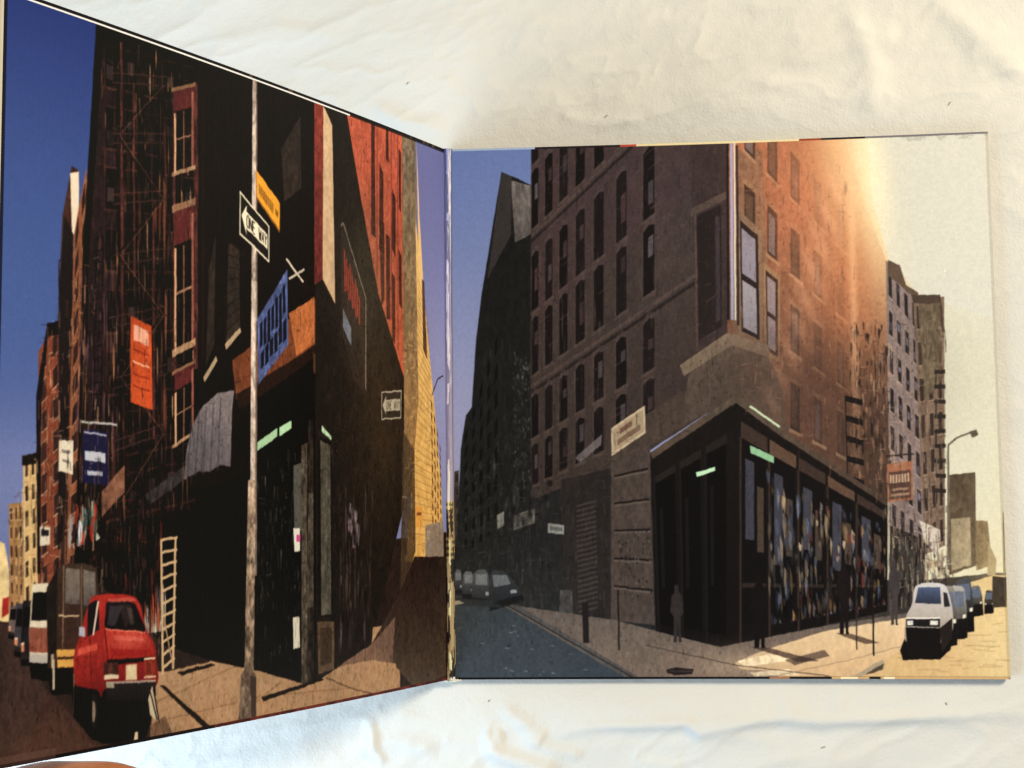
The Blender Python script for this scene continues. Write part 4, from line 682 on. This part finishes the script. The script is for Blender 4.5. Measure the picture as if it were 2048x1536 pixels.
# creased spine strip in the gutter
NS, MS = 600, 22
v = np.linspace(.0, 1., NS); s = np.linspace(0, 1, MS)
S, Vv = np.meshgrid(s, v)
n1 = noise2(NS, MS, 14, 3, nrs, 3, .6); n2 = noise2(NS, MS, 46, 4, nrs, 2)
xx = -.0022+.0062*S+.0004*noise2(NS, 1, 12, 1, nrs, 2)
prof = .0016*np.sin(np.pi*S)**.8
Z = prof+.0002+.00035*n1*np.sin(np.pi*S)+.00018*n2*np.sin(np.pi*S)
Z[:, 0] += .0025
V = np.stack([xx, (Vv-.5)*H*1.001, Z], -1)
sky0 = np.array([90, 96, 150])/255.; sky1 = np.array([160, 150, 180])/255.; tanc = np.array([190, 160, 110])/255.; dk = np.array([40, 32, 30])/255.
col = np.zeros((NS, MS, 3))
for j in range(NS):
    t = v[j]
    if t > .33: c = sky0*(t-.33)/.67+sky1*(1-(t-.33)/.67)
    elif t > .2: c = tanc*(.7+.3*math.sin(j*.9))
    else: c = dk
    col[j] = c
st = noise2(NS, MS, 20, 5, nrs, 3)
low = (Vv < .33)
col = np.where((low & (st > .12))[..., None], np.array([170, 150, 116])/255., col)
col = np.where((low & (st < -.12))[..., None], np.array([20, 15, 14])/255., col)
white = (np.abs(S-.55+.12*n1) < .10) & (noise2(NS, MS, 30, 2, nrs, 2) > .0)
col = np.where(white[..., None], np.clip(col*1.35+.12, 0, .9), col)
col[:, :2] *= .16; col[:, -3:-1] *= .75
tip = (Vv < .006) & (noise2(NS, MS, 200, 8, nrs) > .1); col = np.where(tip[..., None], .85, col)
lin = np.where(col <= .04045, col/12.92, ((np.clip(col, 0, 1)+.055)/1.055)**2.4)
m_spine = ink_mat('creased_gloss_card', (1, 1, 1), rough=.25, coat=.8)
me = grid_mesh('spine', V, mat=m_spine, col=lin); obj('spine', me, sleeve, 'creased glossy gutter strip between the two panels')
# worn paper chips at the foot of the spine
bm = bmesh.new()
for (x, y, sz) in ((-.0012, -.1580, .0011), (.0012, -.1582, .0008), (.0034, -.1580, .0013), (.0052, -.1578, .0008), (.0068, -.1577, .0006)):
    r = bmesh.ops.create_icosphere(bm, subdivisions=2, radius=sz)
    for vv in r['verts']:
        vv.co = Vector((vv.co.x*rnd.uniform(1, 1.5)+x, vv.co.y*rnd.uniform(.6, 1.1)+y, vv.co.z*.5+.0006))
me = bpy.data.meshes.new('paper_fray'); bm.to_mesh(me); bm.free(); me.materials.append(m_edge); obj('paper_fray', me, sleeve, 'frayed white paper at the foot of the spine')

# ------------------------------------------------------------------ white bed sheet
NX, NY = 900, 760
tx = np.linspace(-1, 1, NX); ty = np.linspace(-1, 1, NY)
X = .02+.40*tx+.75*tx**7; Y = .03+.32*ty+.75*ty**7
XX, YY = np.meshgrid(X, Y)
rs = np.random.RandomState(21)
def nz(sx, sy, oct_=1, rot=0., pers=.5, seed=0):
    """noise sampled in metres: cell size sx, sy, optionally rotated"""
    r = np.random.RandomState(seed); c, s_ = math.cos(rot), math.sin(rot)
    U = (XX*c+YY*s_); W = (-XX*s_+YY*c); out = 0; amp = 1; tot = 0
    for o in range(oct_):
        u_ = (U+3)/sx*2**o; w_ = (W+3)/sy*2**o
        g = r.rand(512, 512)*2-1
        ui = np.floor(u_).astype(int); wi = np.floor(w_).astype(int); fu = u_-ui; fw = w_-wi; fu = fu*fu*(3-2*fu); fw = fw*fw*(3-2*fw)
        a = g[wi % 512, ui % 512]; b_ = g[wi % 512, (ui+1) % 512]; c_ = g[(wi+1) % 512, ui % 512]; d_ = g[(wi+1) % 512, (ui+1) % 512]
        out = out+amp*((a*(1-fu)+b_*fu)*(1-fw)+(c_*(1-fu)+d_*fu)*fw); tot += amp; amp *= pers
    return out/tot
h = .0032*nz(.16, .12, 2, .3, seed=1)
h += .0011*nz(.07, .022, 2, .45, seed=2)
rid = 1-np.abs(nz(.045, .018, 2, .35, seed=3)); h += .0009*rid**4
rid = 1-np.abs(nz(.022, .010, 2, .6, seed=4)); h += .00062*rid**3*(.5+.5*nz(.1, .1, 1, seed=9))
h += .00013*nz(.007, .0030, 2, .3, seed=5)
def seg_dist(pts):
    best = np.full(XX.shape, 9.); sg = np.zeros(XX.shape); tt = np.zeros(XX.shape); n_ = len(pts)-1
    for i, (a, b_) in enumerate(zip(pts[:-1], pts[1:])):
        ax, ay = a; bx, by = b_; dx, dy = bx-ax, by-ay; L2 = dx*dx+dy*dy
        t = np.clip(((XX-ax)*dx+(YY-ay)*dy)/L2, 0, 1); px, py = XX-ax-t*dx, YY-ay-t*dy; d = np.hypot(px, py)
        m_ = d < best; best = np.where(m_, d, best); sg = np.where(m_, np.sign(dx*py-dy*px), sg); tt = np.where(m_, (i+t)/n_, tt)
    return best, sg, tt
def crease(pts, amp, w, step=0.):
    """ridge along a polyline; step adds a fall on the right-hand side of it"""
    global h
    d, sg, t = seg_dist(pts); d = d*(1+.25*nz(.03, .03, 1, seed=31)); e = np.clip(np.minimum(t, 1-t)*6, 0, 1)
    h = h+amp*e*np.exp(-(d/w)**2)
    if step: h = h-step*e*np.where(sg < 0, 1-np.exp(-(d/(w*1.2))**2), 0)*np.exp(-d/(w*9))
RL = [(0.0467,-0.1897),(0.0874,-0.1845),(0.1363,-0.1827),(0.1448,-0.1872),(0.1677,-0.1826),(0.1905,-0.1797),(0.2130,-0.1814),(0.2663,-0.1796),(0.3410,-0.1750)]
crease([(0.0467,-0.1897),(0.0874,-0.1845),(0.1363,-0.1827),(0.1448,-0.1872),(0.1677,-0.1826),(0.1905,-0.1797),(0.2130,-0.1814),(0.2663,-0.1796),(0.3410,-0.1750)], .0014, .0035, .0030)
crease([(0.0190,-0.1875),(0.0248,-0.1920),(0.0321,-0.1897)], .002, .0035); crease([(0.0175,-0.1955),(0.0320,-0.2017),(0.0494,-0.2079),(0.0639,-0.2124)], .0035, .0045, .002)
crease([(0.0294,-0.1726),(0.0410,-0.1811),(0.0511,-0.1897),(0.0554,-0.1925)], .0018, .004); crease([(0.0409,-0.1920),(0.0612,-0.1982),(0.0785,-0.2015)], .0016, .003)
crease([(-0.0474,-0.1784),(-0.0445,-0.1986),(-0.0386,-0.2072)], .0022, .004, .002); crease([(-0.0623,-0.1986),(-0.0296,-0.1928),(-0.0061,-0.1984)], .0018, .006)
crease([(-0.1012,-0.1901),(-0.0593,-0.1813),(-0.0118,-0.1784)], .0010, .006); crease([(0.1188,-0.1980),(0.1505,-0.1894),(0.1901,-0.1921)], .0009, .005)
crease([(0.0515,0.1965),(0.0942,0.2227),(0.1366,0.2395)], .0016, .006, .001); crease([(-0.0465,0.1877),(-0.0250,0.1760),(0.0026,0.1704)], .0017, .005, .001)
crease([(0.2404,0.2413),(0.2537,0.2011),(0.2539,0.1648)], .0018, .007); crease([(0.2899,0.2392),(0.3178,0.2137),(0.3453,0.1855)], .0022, .008); crease([(0.2010,0.2031),(0.2483,0.2134),(0.2718,0.2216)], .0014, .006)
crease([(0.0664,0.1775),(0.0933,0.1704),(0.1203,0.1725)], .0012, .004); crease([(0.0029,0.2170),(0.0367,0.2313),(0.0793,0.2357)], .0009, .005); crease([(0.1354,0.1842),(0.1831,0.1946),(0.2240,0.1840)], .0010, .006)
crease([(0.1911,-0.1571),(0.1950,-0.1696),(0.1967,-0.1809)], .0012, .005); crease([(0.2250,-0.1583),(0.2230,-0.1780)], .0010, .004); crease([(-0.1467,0.2293),(-0.1026,0.2370),(-0.0588,0.2320)], .0010, .006)
ridge_y = np.interp(XX[0], [p_[0] for p_ in RL], [p_[1] for p_ in RL])[None]
amt = np.clip((XX-.0)/.05, 0, 1); h = h-.13*amt*np.clip(ridge_y-YY-.002, 0, .05)
# hollow under the flat panel
base = -.0042
uF = np.clip(XX/WR, 0, 1)
din = np.maximum(np.maximum(-XX-.004, XX-WR), np.abs(YY)-H/2)         # <0 inside the footprint
k = np.clip((din+.004)/.030, 0, 1); k = k*k*(3-2*k)
foot = base+BOWR*4*uF*(1-uF)-.0006
Zs = foot*(1-k)+(base+h)*k
near = np.clip(1-din/.012, 0, 1)
Zs = np.where(din > 0, np.minimum(Zs, -.0006-.0*near+.05*np.clip(din-.0005, 0, 1)), Zs)
V = np.stack([XX, YY, Zs], -1)
m_sheet, nt, p = mat_nodes('white_cotton'); N, K = nt.nodes, nt.links
tc = N.new('ShaderNodeTexCoord')
n1 = N.new('ShaderNodeTexNoise'); n1.inputs['Scale'].default_value = 9; n1.inputs['Detail'].default_value = 5
cr = N.new('ShaderNodeValToRGB'); cr.color_ramp.elements[0].position = .3; cr.color_ramp.elements[1].position = .7
cr.color_ramp.elements[0].color = (.615, .615, .60, 1); cr.color_ramp.elements[1].color = (.675, .67, .655, 1)
n2 = N.new('ShaderNodeTexNoise'); n2.inputs['Scale'].default_value = 700; n2.inputs['Detail'].default_value = 3
n3 = N.new('ShaderNodeTexNoise'); n3.inputs['Scale'].default_value = 95; n3.inputs['Detail'].default_value = 5; n3.inputs['Roughness'].default_value = .65
b1 = N.new('ShaderNodeBump'); b1.inputs['Strength'].default_value = .35; b1.inputs['Distance'].default_value = .0006
b2 = N.new('ShaderNodeBump'); b2.inputs['Strength'].default_value = .28; b2.inputs['Distance'].default_value = .0024
for q in (n1, n2, n3): K.new(tc.outputs['Object'], q.inputs['Vector'])
K.new(n1.outputs['Fac'], cr.inputs[0]); K.new(cr.outputs[0], p.inputs['Base Color']); K.new(n2.outputs['Fac'], b1.inputs['Height']); K.new(n3.outputs['Fac'], b2.inputs['Height'])
K.new(b1.outputs['Normal'], b2.inputs['Normal']); K.new(b2.outputs['Normal'], p.inputs['Normal']); p.inputs['Roughness'].default_value = .9
p.inputs['Sheen Weight'].default_value = .15; p.inputs['Specular IOR Level'].default_value = .2
me = grid_mesh('bed_sheet', V, mat=m_sheet)
obj('bed_sheet', me, label='rumpled white cotton sheet under the record sleeve', kind='structure')

# specks of lint on the sheet
m_lint, nt, p = mat_nodes('dark_lint'); p.inputs['Base Color'].default_value = (.12, .09, .07, 1); p.inputs['Roughness'].default_value = .9
def sheet_z(x, y):
    i = int(np.argmin(abs(X-x))); j = int(np.argmin(abs(Y-y))); return float(Zs[j, i])
places = [('tiny dark lint thread on the sheet above the flat panel', [(0.2985,0.1758)][0], .0028, .7), ('short dark lint fibre on the sheet below the flat panel near its right end', [(0.2841,-0.1718)][0], .0018, 1.4),
          ('flat dark lint fibre on the sheet at the lower right', [(0.2148,-0.1968)][0], .0025, .05), ('pale grey speck on the sheet above the raised panel', [(-0.0230,0.1999)][0], .0018, .5), ('faint smudge of lint on the sheet above the brown facades', [(0.0970,0.1754)][0], .0026, .3),
          ('tiny dark speck on the sheet just below the gutter', [(0.0230,-0.1700)][0], .0012, .2)]
for lab, (x, y), ln, rz in places:
    bm = bmesh.new(); ring = []
    for k_ in range(7):
        t = k_/6-.5; r_ = .00022*(1-abs(t)*1.2); cx, cy = t*ln, .0004*math.sin(t*7)
        ring.append([bm.verts.new((cx, cy+r_*math.cos(a), r_*math.sin(a))) for a in (0, 1.57, 3.14, 4.71)])
    for A, B in zip(ring[:-1], ring[1:]):
        for i in range(4): bm.faces.new((A[i], A[(i+1) % 4], B[(i+1) % 4], B[i]))
    bm.faces.new(ring[0]); bm.faces.new(ring[-1])
    me = bpy.data.meshes.new('lint'); bm.to_mesh(me); bm.free(); me.materials.append(m_lint)
    o = obj('lint', me, label=lab, cat='lint', group='specks of lint on the sheet'); o.location = (x, y, sheet_z(x, y)+.0003); o.rotation_euler.z = rz

# ------------------------------------------------------------------ hand under the raised corner
m_skin, nt, p = mat_nodes('brown_skin'); N, K = nt.nodes, nt.links
n1 = N.new('ShaderNodeTexNoise'); n1.inputs['Scale'].default_value = 60; n1.inputs['Detail'].default_value = 4
cr = N.new('ShaderNodeValToRGB'); cr.color_ramp.elements[0].color = (.36, .125, .05, 1); cr.color_ramp.elements[1].color = (.48, .18, .075, 1)
K.new(n1.outputs['Fac'], cr.inputs[0]); K.new(cr.outputs[0], p.inputs['Base Color']); p.inputs['Roughness'].default_value = .5
p.inputs['Subsurface Weight'].default_value = .1; p.inputs['Subsurface Radius'].default_value = (.004, .0015, .0008)
def skin(chains, name):
    """chains: list of (points, radii) joined at their first point"""
    bm = bmesh.new(); lay = bm.verts.layers.skin.verify(); root = None
    for ci, (pts, rad, start) in enumerate(chains):
        prev = start if start is None else made[start]
        vs = []
        for q, r_ in zip(pts, rad):
            v_ = bm.verts.new(q); v_[lay].radius = (r_, r_)
            if prev is not None: bm.edges.new((prev, v_))
            prev = v_; vs.append(v_)
        if ci == 0: made = {}; vs[0][lay].use_root = True
        for k_, v_ in enumerate(vs): made[(ci, k_)] = v_
    me = bpy.data.meshes.new(name); bm.to_mesh(me); bm.free()
    o = bpy.data.objects.new(name, me); C.objects.link(o)
    o.modifiers.new('s', 'SKIN').use_smooth_shade = True
    sd = o.modifiers.new('d', 'SUBSURF'); sd.levels = sd.render_levels = 2
    dg = bpy.context.evaluated_depsgraph_get(); dg.update()
    m2 = bpy.data.meshes.new_from_object(o.evaluated_get(dg))
    bpy.data.objects.remove(o); m2.name = name
    for pl in m2.polygons: pl.use_smooth = True
    m2.materials.clear(); m2.materials.append(m_skin)
    return m2
P0 = [(-0.2975,-0.2884,0.1600),(-0.2279,-0.2328,0.1900),(-0.1832,-0.1998,0.2150)]
ch = [(P0, [.030, .026, .026], None),
      ([(-0.1578,-0.1756,0.2320),(-0.1403,-0.1704,0.2360),(-0.1299,-0.1707,0.2360),(-0.1144,-0.1702,0.2340),(-0.1036,-0.1728,0.2320),(-0.0948,-0.1771,0.2310)], [.0105, .0098, .0090, .0092, .0082, .0070], (0, 2)),
      ([(-0.1598,-0.1916,0.2220),(-0.1376,-0.1914,0.2220),(-0.1165,-0.1947,0.2160),(-0.1048,-0.2029,0.2080)], [.0108, .0100, .0090, .0074], (0, 2)),
      ([(-0.1717,-0.2116,0.2100),(-0.1507,-0.2156,0.2060),(-0.1333,-0.2218,0.1980),(-0.1247,-0.2293,0.1900)], [.0104, .0095, .0086, .0070], (0, 2)),
      ([(-0.1876,-0.2295,0.2000),(-0.1735,-0.2387,0.1900),(-0.1612,-0.2481,0.1800)], [.0090, .0080, .0064], (0, 2)),
      ([(-0.1883,-0.1884,0.2280),(-0.1717,-0.1691,0.2400),(-0.1657,-0.1560,0.2440)], [.012, .0108, .0085], (0, 1))]
me = skin(ch, 'person')
obj('person', me, label='brown fingers just showing under the raised lower left corner of the record sleeve', cat='person')

# ------------------------------------------------------------------ light
def area(name, loc, target, sx, sy, power, color):
    l = bpy.data.lights.new(name, 'AREA'); l.shape = 'RECTANGLE'; l.size = sx; l.size_y = sy; l.energy = power; l.color = color
    o = bpy.data.objects.new(name, l); C.objects.link(o); o.location = loc
    o.rotation_euler = (Vector(target)-Vector(loc)).to_track_quat('-Z', 'Y').to_euler(); return o
area('window_light', (-.50, -.34, .31), (-.10, -.12, 0), .8, .3, 8.5, (.68, .86, 1.0))
area('warm_lamp', (1.05, .60, .95), (.15, 0, 0), .35, .35, 25, (1.0, .87, .64))
w = bpy.data.worlds.new('World'); scene.world = w; w.use_nodes = True; nt = w.node_tree; bg = nt.nodes['Background']
tc = nt.nodes.new('ShaderNodeTexCoord'); sx = nt.nodes.new('ShaderNodeSeparateXYZ'); mr = nt.nodes.new('ShaderNodeMapRange'); cr = nt.nodes.new('ShaderNodeValToRGB')
mr.inputs['From Min'].default_value = -1; mr.inputs['From Max'].default_value = 1
cr.color_ramp.elements[0].color = (.80, .92, 1.0, 1); cr.color_ramp.elements[0].position = .1; cr.color_ramp.elements[1].color = (1.0, .93, .80, 1); cr.color_ramp.elements[1].position = .6
nt.links.new(tc.outputs['Generated'], sx.inputs[0]); nt.links.new(sx.outputs[0], mr.inputs['Value']); nt.links.new(mr.outputs[0], cr.inputs[0]); nt.links.new(cr.outputs[0], bg.inputs[0])
bg.inputs[1].default_value = .31

# ------------------------------------------------------------------ camera
cam = bpy.data.cameras.new('camera'); co = bpy.data.objects.new('camera', cam); C.objects.link(co); scene.camera = co
co.location = (.10782, -.05617, .81458); co.rotation_mode = 'XYZ'; co.rotation_euler = (.0857, .08541, -.01124)
cam.sensor_width = 36; cam.lens = 2774.746/2048*36; cam.clip_start = .01; cam.clip_end = 50
scene.view_settings.view_transform = 'Standard'; scene.view_settings.look = 'None'; scene.view_settings.exposure = 0
scene.render.resolution_x = 1024; scene.render.resolution_y = 768
